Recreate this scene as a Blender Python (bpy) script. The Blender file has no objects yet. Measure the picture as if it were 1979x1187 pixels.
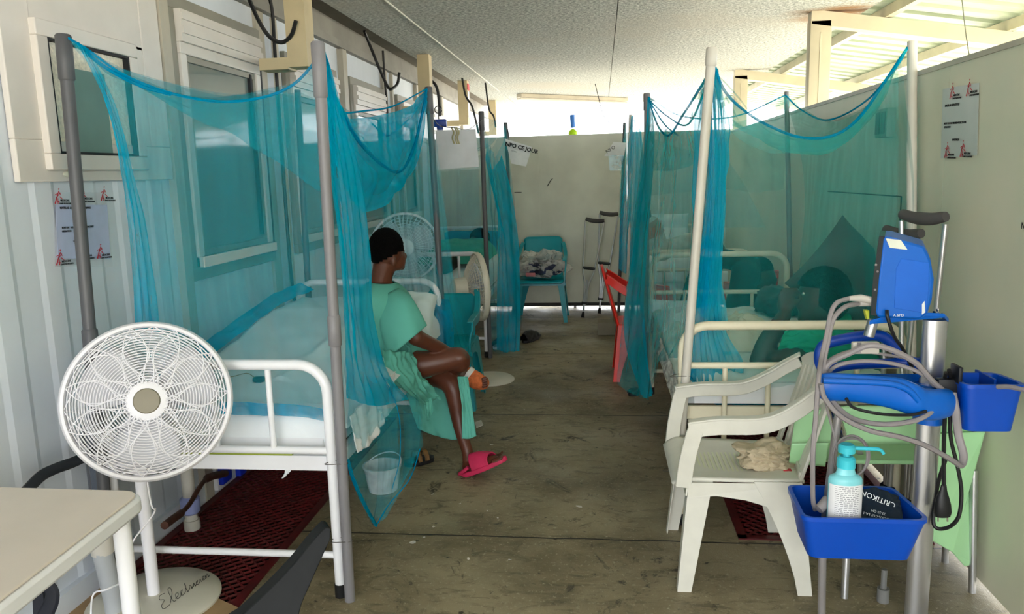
import bpy, bmesh, math, random
import numpy as np
from mathutils import Vector, Matrix, noise

PI = math.pi
scene = bpy.context.scene
COL = scene.collection

# ---------------------------------------------------------------- camera
FPX = 1500.0; CX, CY = 989.5, 593.5; CAMZ = 1.5
def _n(v): return v / np.linalg.norm(v)
_fw = _n(np.array([172., -260., FPX])); _b = FPX * FPX / (260 - 172 * .0273)
_dn = _n(np.array([.0273 * _b, _b, FPX])); _dn = _n(_dn - _fw * (_dn @ _fw))
_rt = _n(np.cross(_dn, _fw)); MW = np.array([_rt, _fw, -_dn])
cam_data = bpy.data.cameras.new('camera'); cam = bpy.data.objects.new('camera', cam_data); COL.objects.link(cam)
cam_data.sensor_width = 36; cam_data.lens = 36 * FPX / 1979; cam_data.clip_start = .05; cam_data.clip_end = 200
_R = Matrix([[MW[r][0], -MW[r][1], -MW[r][2]] for r in range(3)])
cam.matrix_world = Matrix.Translation((0, 0, CAMZ)) @ _R.to_4x4()
scene.camera = cam

# ---------------------------------------------------------------- world, sun, exposure
world = bpy.data.worlds.new('sky'); scene.world = world; world.use_nodes = True
wn = world.node_tree; wbg = wn.nodes['Background']
wbg.inputs[0].default_value = (.93, .97, 1, 1); wbg.inputs[1].default_value = 3.2
sd = bpy.data.lights.new('sun', 'SUN'); sd.energy = 13.0; sd.angle = .03; sd.color = (1, .98, .94)
sun = bpy.data.objects.new('sun', sd); COL.objects.link(sun); sun.location = (6, 4, 8)
sun.rotation_euler = (math.radians(14), math.radians(10), 0)
scene.view_settings.view_transform = 'Standard'; scene.view_settings.look = 'None'
scene.view_settings.gamma = 1; scene.view_settings.use_curve_mapping = False
scene.view_settings.exposure = 1.36
scene.cycles.transparent_max_bounces = 24
scene.cycles.max_bounces = 10
scene.cycles.diffuse_bounces = 6

# ---------------------------------------------------------------- pixel -> place
def ray(x, y): return MW @ np.array([x - CX, y - CY, FPX])
def _at(d, t): return Vector((d[0] * t, d[1] * t, CAMZ + d[2] * t))
def G(x, y, z=0.0): d = ray(x, y); return _at(d, (z - CAMZ) / d[2])
def PX(x, y, X): d = ray(x, y); return _at(d, X / d[0])
def P(x, y, Y): d = ray(x, y); return _at(d, Y / d[1])

# ---------------------------------------------------------------- materials
def srgb(r, g, b):
    f = lambda c: (c / 255 / 12.92) if c <= 10 else ((c / 255 + .055) / 1.055) ** 2.4
    return (f(r), f(g), f(b), 1)
MATS = {}
def mat(name, rgb, rough=.5, metal=0., noise_amt=.08, noise_scale=6., bump=0., bump_scale=40., rgb2=None, trans=0., ior=1.45, coord='Object', spec=.5, sss=0.):
    if name in MATS: return MATS[name]
    m = bpy.data.materials.new(name); m.use_nodes = True; MATS[name] = m
    nt = m.node_tree; b = nt.nodes['Principled BSDF']
    b.inputs['Roughness'].default_value = rough; b.inputs['Metallic'].default_value = metal
    b.inputs['IOR'].default_value = ior; b.inputs['Transmission Weight'].default_value = trans
    b.inputs['Specular IOR Level'].default_value = spec
    c = srgb(*rgb)
    tc = nt.nodes.new('ShaderNodeTexCoord')
    nz = nt.nodes.new('ShaderNodeTexNoise'); nz.inputs['Scale'].default_value = noise_scale; nz.inputs['Detail'].default_value = 5
    nt.links.new(tc.outputs[coord], nz.inputs['Vector'])
    mx = nt.nodes.new('ShaderNodeMix'); mx.data_type = 'RGBA'
    c2 = srgb(*rgb2) if rgb2 else tuple(max(0, x * (1 - 2.2 * noise_amt)) for x in c[:3]) + (1,)
    mx.inputs[6].default_value = c; mx.inputs[7].default_value = c2
    rp = nt.nodes.new('ShaderNodeMapRange'); rp.inputs[1].default_value = .35; rp.inputs[2].default_value = .7
    nt.links.new(nz.outputs[0], rp.inputs[0]); nt.links.new(rp.outputs[0], mx.inputs[0])
    nt.links.new(mx.outputs[2], b.inputs['Base Color'])
    if bump:
        n2 = nt.nodes.new('ShaderNodeTexNoise'); n2.inputs['Scale'].default_value = bump_scale; n2.inputs['Detail'].default_value = 4
        nt.links.new(tc.outputs[coord], n2.inputs['Vector'])
        bp = nt.nodes.new('ShaderNodeBump'); bp.inputs['Strength'].default_value = bump; bp.inputs['Distance'].default_value = .01
        nt.links.new(n2.outputs[0], bp.inputs['Height']); nt.links.new(bp.outputs[0], b.inputs['Normal'])
    m['c'] = 1
    return m

def net_mat(name, rgb, a):
    m = bpy.data.materials.new(name); m.use_nodes = True; nt = m.node_tree; nt.nodes.clear(); MATS[name] = m
    N = nt.nodes.new; L = nt.links.new
    out = N('ShaderNodeOutputMaterial'); mix = N('ShaderNodeMixShader'); tr = N('ShaderNodeBsdfTransparent')
    df = N('ShaderNodeBsdfDiffuse'); tl = N('ShaderNodeBsdfTranslucent'); m2 = N('ShaderNodeMixShader')
    df.inputs[0].default_value = srgb(*rgb); tl.inputs[0].default_value = srgb(*rgb); m2.inputs[0].default_value = .45
    L(df.outputs[0], m2.inputs[1]); L(tl.outputs[0], m2.inputs[2])
    lw = N('ShaderNodeLayerWeight'); lw.inputs[0].default_value = .5
    cs = N('ShaderNodeMath'); cs.operation = 'SUBTRACT'; cs.inputs[0].default_value = 1; L(lw.outputs['Facing'], cs.inputs[1])
    mxx = N('ShaderNodeMath'); mxx.operation = 'MAXIMUM'; L(cs.outputs[0], mxx.inputs[0]); mxx.inputs[1].default_value = .5
    iv = N('ShaderNodeMath'); iv.operation = 'DIVIDE'; iv.inputs[0].default_value = 1; L(mxx.outputs[0], iv.inputs[1])
    tc = N('ShaderNodeTexCoord'); nz = N('ShaderNodeTexNoise'); nz.inputs['Scale'].default_value = 3; nz.inputs['Detail'].default_value = 3
    mp = N('ShaderNodeMapping'); mp.inputs['Scale'].default_value = (5, 5, .7); L(tc.outputs['Object'], mp.inputs[0]); L(mp.outputs[0], nz.inputs['Vector'])
    mr = N('ShaderNodeMapRange'); mr.inputs[1].default_value = .3; mr.inputs[2].default_value = .7
    mr.inputs[3].default_value = 1 - a * .75; mr.inputs[4].default_value = 1 - a * 1.25; L(nz.outputs[0], mr.inputs[0])
    pw = N('ShaderNodeMath'); pw.operation = 'POWER'; L(mr.outputs[0], pw.inputs[0]); L(iv.outputs[0], pw.inputs[1])
    L(pw.outputs[0], mix.inputs[0]); L(m2.outputs[0], mix.inputs[1]); L(tr.outputs[0], mix.inputs[2]); L(mix.outputs[0], out.inputs[0])
    return m

def film_mat(name, rgb, a, rough=.2):
    m = bpy.data.materials.new(name); m.use_nodes = True; nt = m.node_tree; MATS[name] = m
    b = nt.nodes['Principled BSDF']; b.inputs['Base Color'].default_value = srgb(*rgb); b.inputs['Roughness'].default_value = rough
    out = nt.nodes['Material Output']; mix = nt.nodes.new('ShaderNodeMixShader'); tr = nt.nodes.new('ShaderNodeBsdfTransparent')
    nz = nt.nodes.new('ShaderNodeTexNoise'); nz.inputs['Scale'].default_value = 14; mr = nt.nodes.new('ShaderNodeMapRange')
    tc = nt.nodes.new('ShaderNodeTexCoord'); nt.links.new(tc.outputs['Object'], nz.inputs['Vector'])
    mr.inputs[1].default_value = .3; mr.inputs[2].default_value = .7; mr.inputs[3].default_value = a * .7; mr.inputs[4].default_value = min(1, a * 1.3)
    nt.links.new(nz.outputs[0], mr.inputs[0]); nt.links.new(mr.outputs[0], mix.inputs[0])
    nt.links.new(tr.outputs[0], mix.inputs[1]); nt.links.new(b.outputs[0], mix.inputs[2]); nt.links.new(mix.outputs[0], out.inputs[0])
    return m

# ---------------------------------------------------------------- object helpers
OFF = {}
def tag(o, label=None, cat=None, group=None, kind=None):
    if label: o['label'] = label
    if cat: o['category'] = cat
    if group: o['group'] = group
    if kind: o['kind'] = kind
    return o
def empty(name, loc, label, cat, group=None, rz=0):
    o = bpy.data.objects.new(name, None); COL.objects.link(o); o.location = loc; o.rotation_euler = (0, 0, rz)
    o.empty_display_size = .05
    OFF[o.name] = Vector(loc)
    return tag(o, label, cat, group)
def copy_tree(o, parent=None):
    c = o.copy(); COL.objects.link(c); c.parent = parent
    OFF[c.name] = OFF.get(o.name, Vector((0, 0, 0)))
    for ch in list(o.children): copy_tree(ch, c)
    return c

class MB:
    """collects shapes; build() links them as one mesh object"""
    def __init__(s, T=None): s.v = []; s.f = []; s.T = T
    def add(s, vs, fs, M=None):
        k = len(s.v)
        for p in vs:
            p = Vector(p)
            if M is not None: p = M @ p
            s.v.append(p)
        s.f += [tuple(i + k for i in f) for f in fs]; return s
    def box(s, c, d, M=None, ch=0.):
        x, y, z = d[0] / 2, d[1] / 2, d[2] / 2; c = Vector(c)
        if ch <= 0:
            vs = [c + Vector((a * x, b * y, e * z)) for a in (-1, 1) for b in (-1, 1) for e in (-1, 1)]
            return s.add(vs, [(0, 1, 3, 2), (4, 6, 7, 5), (0, 4, 5, 1), (2, 3, 7, 6), (0, 2, 6, 4), (1, 5, 7, 3)], M)
        ch = min(ch, x * .9, y * .9, z * .9)
        bm = bmesh.new(); bmesh.ops.create_cube(bm, size=1)
        for v in bm.verts: v.co = Vector((v.co.x * 2 * x, v.co.y * 2 * y, v.co.z * 2 * z))
        bmesh.ops.bevel(bm, geom=bm.edges[:], offset=ch, segments=2, profile=.5, affect='EDGES')
        s.bm(bm, Matrix.Translation(c) if M is None else M @ Matrix.Translation(c)); return s
    def bm(s, bm, M=None):
        bm.verts.index_update(); s.add([v.co.copy() for v in bm.verts], [tuple(v.index for v in f.verts) for f in bm.faces], M); bm.free(); return s
    def tube(s, pts, r, seg=10, closed=False, caps=True, M=None, flat=None):
        pts = [Vector(p) for p in pts]; n = len(pts)
        rr = r if isinstance(r, (list, tuple)) else [r] * n
        k = len(s.v); up = None; vs = []
        for i, p in enumerate(pts):
            a = pts[(i - 1) % n] if (closed or i > 0) else p; b = pts[(i + 1) % n] if (closed or i < n - 1) else p
            t = (b - a)
            t = t.normalized() if t.length > 1e-9 else Vector((0, 0, 1))
            if up is None: up = Vector((0, 0, 1)) if abs(t.z) < .9 else Vector((0, 1, 0))
            u = (up - t * up.dot(t))
            u = u.normalized() if u.length > 1e-6 else t.orthogonal().normalized()
            w = t.cross(u); up = u
            fl = flat or 1.
            for j in range(seg):
                q = 2 * PI * j / seg; vs.append(p + (u * math.cos(q) * fl + w * math.sin(q)) * rr[i])
        fs = []
        for i in range(n if closed else n - 1):
            a = i * seg; b = ((i + 1) % n) * seg
            for j in range(seg): fs.append((a + j, a + (j + 1) % seg, b + (j + 1) % seg, b + j))
        if caps and not closed: fs += [tuple(range(seg))[::-1], tuple((n - 1) * seg + j for j in range(seg))]
        return s.add(vs, fs, M)
    def cyl(s, a, b, r, seg=20, r2=None, M=None): return s.tube([a, b], [r, r if r2 is None else r2], seg, M=M)
    def loft(s, rings, caps=True, M=None, closed_ring=True):
        n = len(rings[0]); vs = [p for r in rings for p in r]; fs = []
        for i in range(len(rings) - 1):
            for j in range(n if closed_ring else n - 1):
                fs.append((i * n + j, i * n + (j + 1) % n, (i + 1) * n + (j + 1) % n, (i + 1) * n + j))
        if caps and closed_ring: fs += [tuple(range(n))[::-1], tuple((len(rings) - 1) * n + j for j in range(n))]
        return s.add(vs, fs, M)
    def ell(s, c, r, M=None, seg=20, rot=None):
        bm = bmesh.new(); bmesh.ops.create_uvsphere(bm, u_segments=seg, v_segments=max(8, seg * 2 // 3), radius=1)
        r = (r, r, r) if not isinstance(r, (tuple, list)) else r
        T = Matrix.Translation(Vector(c)) @ (rot.to_4x4() if rot is not None else Matrix.Identity(4)) @ Matrix.Diagonal((r[0], r[1], r[2], 1))
        return s.bm(bm, T if M is None else M @ T)
    def prism(s, poly, n, M=None):
        """poly: list of 3D points, n: extrusion vector"""
        poly = [Vector(p) for p in poly]; n = Vector(n); k = len(poly)
        vs = poly + [p + n for p in poly]
        fs = [tuple(range(k))[::-1], tuple(range(k, 2 * k))] + [(i, (i + 1) % k, (i + 1) % k + k, i + k) for i in range(k)]
        return s.add(vs, fs, M)
    def lathe(s, prof, c=(0, 0, 0), seg=32, M=None):
        rings = [[Vector((c[0] + r * math.cos(2 * PI * j / seg), c[1] + r * math.sin(2 * PI * j / seg), c[2] + z)) for j in range(seg)] for r, z in prof]
        return s.loft(rings, True, M)
    def build(s, name, m, parent=None, smooth=True, bevel=0., solid=0., sub=0, world=True, angle=40):
        off = Vector((0, 0, 0))
        if parent is not None and world: off = OFF.get(parent.name, Vector((0, 0, 0)))
        me = bpy.data.meshes.new(name); me.from_pydata([tuple(p - off) for p in s.v], [], s.f); me.update()
        bm = bmesh.new(); bm.from_mesh(me); bmesh.ops.recalc_face_normals(bm, faces=bm.faces)
        if smooth:
            for f in bm.faces: f.smooth = True
            th = math.radians(angle)
            for e in bm.edges:
                if len(e.link_faces) == 2 and e.calc_face_angle(0) > th: e.smooth = False
        bm.to_mesh(me); bm.free()
        o = bpy.data.objects.new(name, me); COL.objects.link(o); me.materials.append(m)
        if parent is not None: o.parent = parent
        OFF[o.name] = off
        if solid:
            q = o.modifiers.new('solid', 'SOLIDIFY'); q.thickness = solid; q.offset = 0
        if bevel:
            q = o.modifiers.new('bevel', 'BEVEL'); q.width = bevel; q.segments = 2; q.limit_method = 'ANGLE'
        if sub:
            q = o.modifiers.new('sub', 'SUBSURF'); q.levels = sub; q.render_levels = sub
        return o

def cr(pts, n):
    """Catmull-Rom resample of a list of points to n points"""
    A = np.array([tuple(p) for p in pts], float); k = len(A)
    if k == 1: return np.repeat(A, n, 0)
    if k == 2: t = np.linspace(0, 1, n)[:, None]; return A[0] * (1 - t) + A[1] * t
    E = np.vstack([2 * A[0] - A[1], A, 2 * A[-1] - A[-2]])
    out = []
    for t in np.linspace(0, k - 1, n):
        i = min(int(t), k - 2); f = t - i; p0, p1, p2, p3 = E[i:i + 4]
        out.append(.5 * ((2 * p1) + (-p0 + p2) * f + (2 * p0 - 5 * p1 + 4 * p2 - p3) * f * f + (-p0 + 3 * p1 - 3 * p2 + p3) * f ** 3))
    return np.array(out)
def spl(pts, n=24): return [Vector(p) for p in cr(pts, n)]

def sheet(mb, rows, nu=60, nv=40, amp=.012, folds=9, seed=0, amp_top=None, rough=.006, ends=True, dirn=None):
    """cloth through the given rails; the folds run across the rails"""
    if amp >= .012: folds = folds * .62
    R = np.array([cr(r, nu) for r in rows])
    S = np.array([cr(R[:, j], nv) for j in range(nu)]).transpose(1, 0, 2)
    dv = np.gradient(S, axis=0); du = np.gradient(S, axis=1); nrm = np.cross(du, dv); ln = np.linalg.norm(nrm, axis=2, keepdims=True); nrm = nrm / np.maximum(ln, 1e-9)
    if dirn is not None: nrm[:] = _n(np.array(dirn, float))
    vs = []
    for i in range(nv):
        v = i / (nv - 1); amp_ = amp * (.36 if amp >= .012 else 1.); a = amp_ if amp_top is None else amp_top + (amp_ - amp_top) * v
        for j in range(nu):
            u = j / (nu - 1); e = 1. if not ends else min(1, 8 * u, 8 * (1 - u))
            ph = noise.noise(Vector((u * 3, v * 1.2, seed))) * 2.2
            d = a * (math.sin(2 * PI * (folds * u) + ph * 2 + seed) * .65 + .5 * noise.noise(Vector((u * folds * 1.7, v * 1.5, seed + 5.3)))) * e
            d += rough * noise.noise(Vector((u * 9, v * 7, seed + 9.1)))
            p = S[i, j] + nrm[i, j] * d; vs.append(Vector(p))
    fs = [(i * nu + j, i * nu + j + 1, (i + 1) * nu + j + 1, (i + 1) * nu + j) for i in range(nv - 1) for j in range(nu - 1)]
    return mb.add(vs, fs)

def heap(mb, x0, x1, y0, y1, zb, fn, nx=50, ny=80, rnd=.05):
    """cloth or padding lying on something: top surface fn(u, v, x, y), sides down to zb"""
    vs = []; 
    for i in range(ny):
        for j in range(nx):
            u = j / (nx - 1); v = i / (ny - 1); x = x0 + (x1 - x0) * u; y = y0 + (y1 - y0) * v
            z = fn(u, v, x, y)
            e = min(u * (x1 - x0), (1 - u) * (x1 - x0), v * (y1 - y0), (1 - v) * (y1 - y0))
            if e < rnd: q = 1 - e / rnd; z -= (z - zb) * (1 - math.sqrt(max(0, 1 - q * q)))
            vs.append((x, y, z))
    fs = [(i * nx + j, i * nx + j + 1, (i + 1) * nx + j + 1, (i + 1) * nx + j) for i in range(ny - 1) for j in range(nx - 1)]
    k = len(vs); vs += [(x0, y0, zb), (x1, y0, zb), (x1, y1, zb), (x0, y1, zb)]; fs.append((k, k + 3, k + 2, k + 1))
    return mb.add(vs, fs)

def organic(mb, voxel=.008, smooth_it=6):
    """turn overlapping tubes and ellipsoids into one continuous skin"""
    o = mb.build('tmp', mat('tmp', (200, 200, 200)), smooth=False)
    q = o.modifiers.new('r', 'REMESH'); q.mode = 'VOXEL'; q.voxel_size = voxel
    q = o.modifiers.new('s', 'SMOOTH'); q.iterations = smooth_it; q.factor = .6
    dg = bpy.context.evaluated_depsgraph_get(); dg.update(); me = bpy.data.meshes.new_from_object(o.evaluated_get(dg))
    r = MB(); r.add([v.co.copy() for v in me.vertices], [tuple(p.vertices) for p in me.polygons])
    bpy.data.objects.remove(o); bpy.data.meshes.remove(me); return r

def limb(mb, nodes, seg=16):
    """nodes: (point, radius); rounded ends"""
    pts = cr([n[0] for n in nodes], 6 * len(nodes)); rr = cr([(n[1], 0, 0) for n in nodes], 6 * len(nodes))[:, 0]
    mb.tube([Vector(p) for p in pts], [float(x) for x in rr], seg)
    mb.ell(nodes[0][0], nodes[0][1], seg=seg); mb.ell(nodes[-1][0], nodes[-1][1], seg=seg); return mb

def text(s, o, ux, uy, size, m, parent=None, name='lettering', align='LEFT', depth=.0004, bold=0.):
    ux = Vector(ux).normalized(); uy = Vector(uy); uy = (uy - ux * uy.dot(ux)).normalized(); n = ux.cross(uy)
    c = bpy.data.curves.new('t', 'FONT'); c.body = s; c.size = size; c.align_x = align; c.extrude = depth; c.offset = bold; c.resolution_u = 2
    t = bpy.data.objects.new('t', c); COL.objects.link(t)
    dg = bpy.context.evaluated_depsgraph_get(); dg.update(); me = bpy.data.meshes.new_from_object(t.evaluated_get(dg))
    M = Matrix(((ux.x, uy.x, n.x, o[0]), (ux.y, uy.y, n.y, o[1]), (ux.z, uy.z, n.z, o[2]), (0, 0, 0, 1)))
    r = MB(); r.add([v.co.copy() for v in me.vertices], [tuple(p.vertices) for p in me.polygons], M)
    bpy.data.objects.remove(t); bpy.data.curves.remove(c); bpy.data.meshes.remove(me)
    return r.build(name, m, parent, smooth=False)

# shared materials
WHITE = mat('white_enamel', (232, 232, 236), .35, noise_amt=.03)
CREAM = mat('cream_enamel', (226, 218, 192), .4, noise_amt=.06)
CREAMW = mat('cream_steel', (200, 190, 164), .5, noise_amt=.05)
BLACK = mat('black_plastic', (22, 23, 26), .45)
RUBBER = mat('black_rubber', (14, 14, 15), .8)
GREYPVC = mat('grey_pipe', (124, 122, 126), .42, noise_amt=.05)
DARKPVC = mat('dark_grey_pipe', (88, 88, 92), .45, noise_amt=.08)
WHITEPVC = mat('off_white_pipe', (205, 200, 190), .4, noise_amt=.05)
ALU = mat('aluminium', (205, 205, 208), .28, metal=.9, noise_amt=.03)
CHROME = mat('chrome', (215, 212, 205), .15, metal=1.)
INK = mat('black_ink', (20, 20, 24), .7)
REDINK = mat('red_ink', (205, 35, 55), .6)
WHITEINK = mat('white_ink', (225, 230, 232), .6)
NET = net_mat('turquoise_netting', (30, 198, 222), .175)
NETB = net_mat('gathered_turquoise_netting', (0, 184, 220), .54)
NET2 = net_mat('turquoise_netting_green_tint', (48, 204, 204), .165)
NETD = net_mat('turquoise_hem', (0, 160, 205), .6)
LINEN = mat('white_linen', (228, 232, 236), .85, noise_amt=.04, bump=.25, bump_scale=14)
# ================================================================ THE SETTING
def struct(name, mb, m, **k):
    o = mb.build(name, m, **k); o['kind'] = 'structure'; return o

# floor material: stained concrete with control joints
fm = bpy.data.materials.new('stained_concrete'); fm.use_nodes = True
nt = fm.node_tree; N = nt.nodes.new; L = nt.links.new; B = nt.nodes['Principled BSDF']; tc = N('ShaderNodeTexCoord')
def nz_(scale, detail=6, rough=.6, stretch=None, dist=0.):
    n = N('ShaderNodeTexNoise'); n.inputs['Scale'].default_value = scale; n.inputs['Detail'].default_value = detail; n.inputs['Roughness'].default_value = rough; n.inputs['Distortion'].default_value = dist
    if stretch:
        mp = N('ShaderNodeMapping'); mp.inputs['Scale'].default_value = stretch; mp.inputs['Rotation'].default_value = (0, 0, .3); L(tc.outputs['Object'], mp.inputs[0]); L(mp.outputs[0], n.inputs['Vector'])
    else: L(tc.outputs['Object'], n.inputs['Vector'])
    return n
def mixc(f, a, b, lo=.4, hi=.6):
    mr = N('ShaderNodeMapRange'); mr.inputs[1].default_value = lo; mr.inputs[2].default_value = hi; L(f, mr.inputs[0])
    m = N('ShaderNodeMix'); m.data_type = 'RGBA'; L(mr.outputs[0], m.inputs[0])
    for k, q in ((6, a), (7, b)):
        if isinstance(q, tuple): m.inputs[k].default_value = q
        else: L(q, m.inputs[k])
    return m.outputs[2]
c = mixc(nz_(1.3, 7, .62).outputs[0], srgb(150, 138, 110), srgb(112, 101, 76), .42, .6)
c = mixc(nz_(5, 6, .7, (1, 2.4, 1), 1.5).outputs[0], c, srgb(84, 76, 56), .52, .72)
c = mixc(nz_(2.2, 7, .75, (1.4, 1, 1), 2.).outputs[0], c, srgb(58, 51, 38), .57, .65)
c = mixc(nz_(60, 3, .7).outputs[0], c, srgb(176, 168, 144), .58, .75)
c = mixc(nz_(17, 3, .5).outputs[0], c, srgb(58, 52, 40), .69, .74)
# joints across the corridor
sp = N('ShaderNodeSeparateXYZ'); L(tc.outputs['Object'], sp.inputs[0])
wob = nz_(3); wm = N('ShaderNodeMath'); wm.operation = 'MULTIPLY_ADD'; L(wob.outputs[0], wm.inputs[0]); wm.inputs[1].default_value = .03; L(sp.outputs[1], wm.inputs[2])
o1 = N('ShaderNodeMath'); o1.operation = 'SUBTRACT'; L(wm.outputs[0], o1.inputs[0]); o1.inputs[1].default_value = 3.04
o2 = N('ShaderNodeMath'); o2.operation = 'DIVIDE'; L(o1.outputs[0], o2.inputs[0]); o2.inputs[1].default_value = 1.68
o3 = N('ShaderNodeMath'); o3.operation = 'FRACT'; L(o2.outputs[0], o3.inputs[0])
o4 = N('ShaderNodeMath'); o4.operation = 'LESS_THAN'; L(o3.outputs[0], o4.inputs[0]); o4.inputs[1].default_value = .006
mj = N('ShaderNodeMix'); mj.data_type = 'RGBA'; L(o4.outputs[0], mj.inputs[0]); L(c, mj.inputs[6]); mj.inputs[7].default_value = srgb(34, 30, 24)
L(mj.outputs[2], B.inputs['Base Color'])
rm = N('ShaderNodeMapRange'); rm.inputs[1].default_value = .4; rm.inputs[2].default_value = .65; rm.inputs[3].default_value = .75; rm.inputs[4].default_value = .38; L(nz_(1.8, 5).outputs[0], rm.inputs[0]); L(rm.outputs[0], B.inputs['Roughness'])
bp = N('ShaderNodeBump'); bp.inputs['Strength'].default_value = .35; bp.inputs['Distance'].default_value = .006; L(nz_(70, 4, .7, (3, 1, 1)).outputs[0], bp.inputs['Height']); L(bp.outputs[0], B.inputs['Normal'])

XL, XR, YB = -1.91, 1.33, 8.6
PITS = [(-1.88, -1.33, 1.6, 4.6), (.58, 1.31, 3.1, 4.6)]
def floor_with_pits():
    xs = sorted({-2.05, 1.5} | {a for p in PITS for a in p[:2]}); ys = sorted({-2.5, 13.5} | {a for p in PITS for a in p[2:]})
    mb = MB()
    for i in range(len(xs) - 1):
        for j in range(len(ys) - 1):
            cx = (xs[i] + xs[i + 1]) / 2; cy = (ys[j] + ys[j + 1]) / 2
            inside = any(p[0] < cx < p[1] and p[2] < cy < p[3] for p in PITS)
            z = -.22 if inside else 0.
            mb.add([(xs[i], ys[j], z), (xs[i + 1], ys[j], z), (xs[i + 1], ys[j + 1], z), (xs[i], ys[j + 1], z)], [(0, 1, 2, 3)])
    for a, b, c_, d in PITS:
        for q in ([(a, c_), (b, c_)], [(b, c_), (b, d)], [(b, d), (a, d)], [(a, d), (a, c_)]):
            (x0, y0), (x1, y1) = q; mb.add([(x0, y0, 0), (x1, y1, 0), (x1, y1, -.22), (x0, y0, -.22)], [(0, 1, 2, 3)])
    return mb
fl = struct('floor', floor_with_pits(), fm, smooth=False)
mb = MB()
for a, b, c_, d in PITS: mb.box(((a + b) / 2, (c_ + d) / 2, -.2), (b - a - .02, d - c_ - .02, .02))
struct('trim_7', mb, mat('pit_shade', (30, 22, 20), .9), smooth=False)  # near-black sheet on the pit bottoms, shade under the gratings put into colour
yard = mat('pale_yard', (172, 166, 150), .9, noise_scale=.6, noise_amt=.12)
struct('ground_outside', MB().add([(-60, -60, -.25), (60, -60, -.25), (60, 60, -.25), (-60, 60, -.25)], [(0, 1, 2, 3)]), yard, smooth=False)

# left wall: container cladding with shallow vertical ribs
WALLM = mat('pale_cladding', (222, 228, 238), .5, noise_amt=.05, noise_scale=2.5, bump=.05, bump_scale=5)
WALLM2 = mat('cream_cladding', (212, 204, 184), .5, noise_amt=.1, noise_scale=3)
def ribbed(y0, y1, z0, z1, period, depth, x, duty=.5, back=.1):
    ys = []; y = y0
    prof = []
    while y < y1 - 1e-6:
        for f, d in ((0, 0), (duty * .5, 0), (duty * .62, depth), (.9, depth), (1., 0)):
            yy = min(y + f * period, y1); prof.append((yy, d))
            if yy >= y1: break
        y += period
    if prof[-1][0] < y1: prof.append((y1, 0))
    vs = []; n = len(prof)
    for z in (z0, z1): vs += [(x + d, yy, z) for yy, d in prof]
    fs = [(i, i + 1, n + i + 1, n + i) for i in range(n - 1)]
    mb = MB().add(vs, fs)
    mb.box((x - back / 2 - .002, (y0 + y1) / 2, (z0 + z1) / 2), (back, y1 - y0, z1 - z0))
    return mb
w = ribbed(-2.5, 3.36, 0, 2.45, .23, .006, XL, .9)
for a, b_ in ((3.36, 5.0), (5.0, 6.9), (6.9, 13.4)):
    q = ribbed(a, b_, 0, 2.45, .3, .002, XL, .9); w.add(q.v, q.f)
# flat rail along the foot of the wall and along its head
w.box((XL + .012, 5.4, .045), (.03, 16, .09)); 
struct('wall_left', w, WALLM, smooth=False)
# cover strips and posts between the container panels
t = MB()
for y, wd, dp in ((3.34, .07, .035), (4.36, .1, .02), (4.56, .03, .03), (5.76, .09, .045), (6.9, .12, .03), (7.15, .03, .03), (8.1, .09, .04), (9.4, .1, .04), (10.8, .1, .04)):
    t.box((XL + dp / 2, y, 1.22), (dp, wd, 2.44))
struct('trim_1', t, mat('trim_cream', (188, 180, 164), .5, noise_amt=.08))
t = MB(); t.box((XL + .015, 5.4, 2.47), (.06, 16, .05)); t.box((XL - .03, 5.4, 2.72), (.1, 16, .5))
struct('trim_2', t, mat('trim_grey', (150, 146, 138), .6, noise_amt=.15, noise_scale=3))

# windows on the left wall
GLASSD = mat('window_glass', (128, 136, 132), .06, noise_amt=.1, noise_scale=1.5, spec=.9)
FROST = mat('frosted_glass', (250, 238, 216), .3, noise_amt=.12, noise_scale=70, bump=.4, bump_scale=120)
BLIND = mat('green_blind', (118, 150, 144), .6, noise_amt=.05)
FR = mat('window_frame_white', (220, 213, 206), .4, noise_amt=.04); FRG = mat('window_frame_grey', (146, 142, 130), .5, noise_amt=.06)
SEAL = mat('dark_seal', (36, 36, 40), .7)
def frame(mb, x, y0, y1, z0, z1, w_, d, yc=None):
    mb.box((x + d / 2, (y0 + y1) / 2, z0 + w_ / 2), (d, y1 - y0, w_)); mb.box((x + d / 2, (y0 + y1) / 2, z1 - w_ / 2), (d, y1 - y0, w_))
    mb.box((x + d / 2, y0 + w_ / 2, (z0 + z1) / 2), (d, w_, z1 - z0 - 2 * w_)); mb.box((x + d / 2, y1 - w_ / 2, (z0 + z1) / 2), (d, w_, z1 - z0 - 2 * w_)); return mb
def pane(y0, y1, z0, z1, x): return MB().box((x, (y0 + y1) / 2, (z0 + z1) / 2), (.004, y1 - y0, z1 - z0))
# window 1: small frosted window in its raised panel
wpar = frame(MB(), XL + .004, 2.37, 3.3, 1.52, 2.44, .14, .022)
w1 = wpar.build('window_1', FR, bevel=.004); w1['kind'] = 'structure'
frame(MB(), XL + .01, 2.5, 3.08, 1.56, 2.06, .055, .04).build('window_frame', FR, w1, bevel=.004)
frame(MB(), XL + .012, 2.556, 3.024, 1.616, 2.004, .008, .034).build('seal', SEAL, w1)
pane(2.56, 3.02, 1.61, 2.01, XL + .02).build('pane', FROST, w1, smooth=False)
pane(2.64, 2.88, 1.61, 1.92, XL + .026).build('blind', BLIND, w1, smooth=False)
MB().box((XL + .012, 3.19, 1.79), (.02, .22, .54)).build('side_panel', FR, w1, smooth=False)
MB().box((XL + .012, 2.83, 2.18), (.02, .9, .26)).build('head_panel', FR, w1, smooth=False)
MB().ell((XL + .03, 2.60, 1.545), (.004, .026, .01)).build('latch_cover', mat('latch_plastic', (228, 224, 205), .4), w1)
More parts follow.
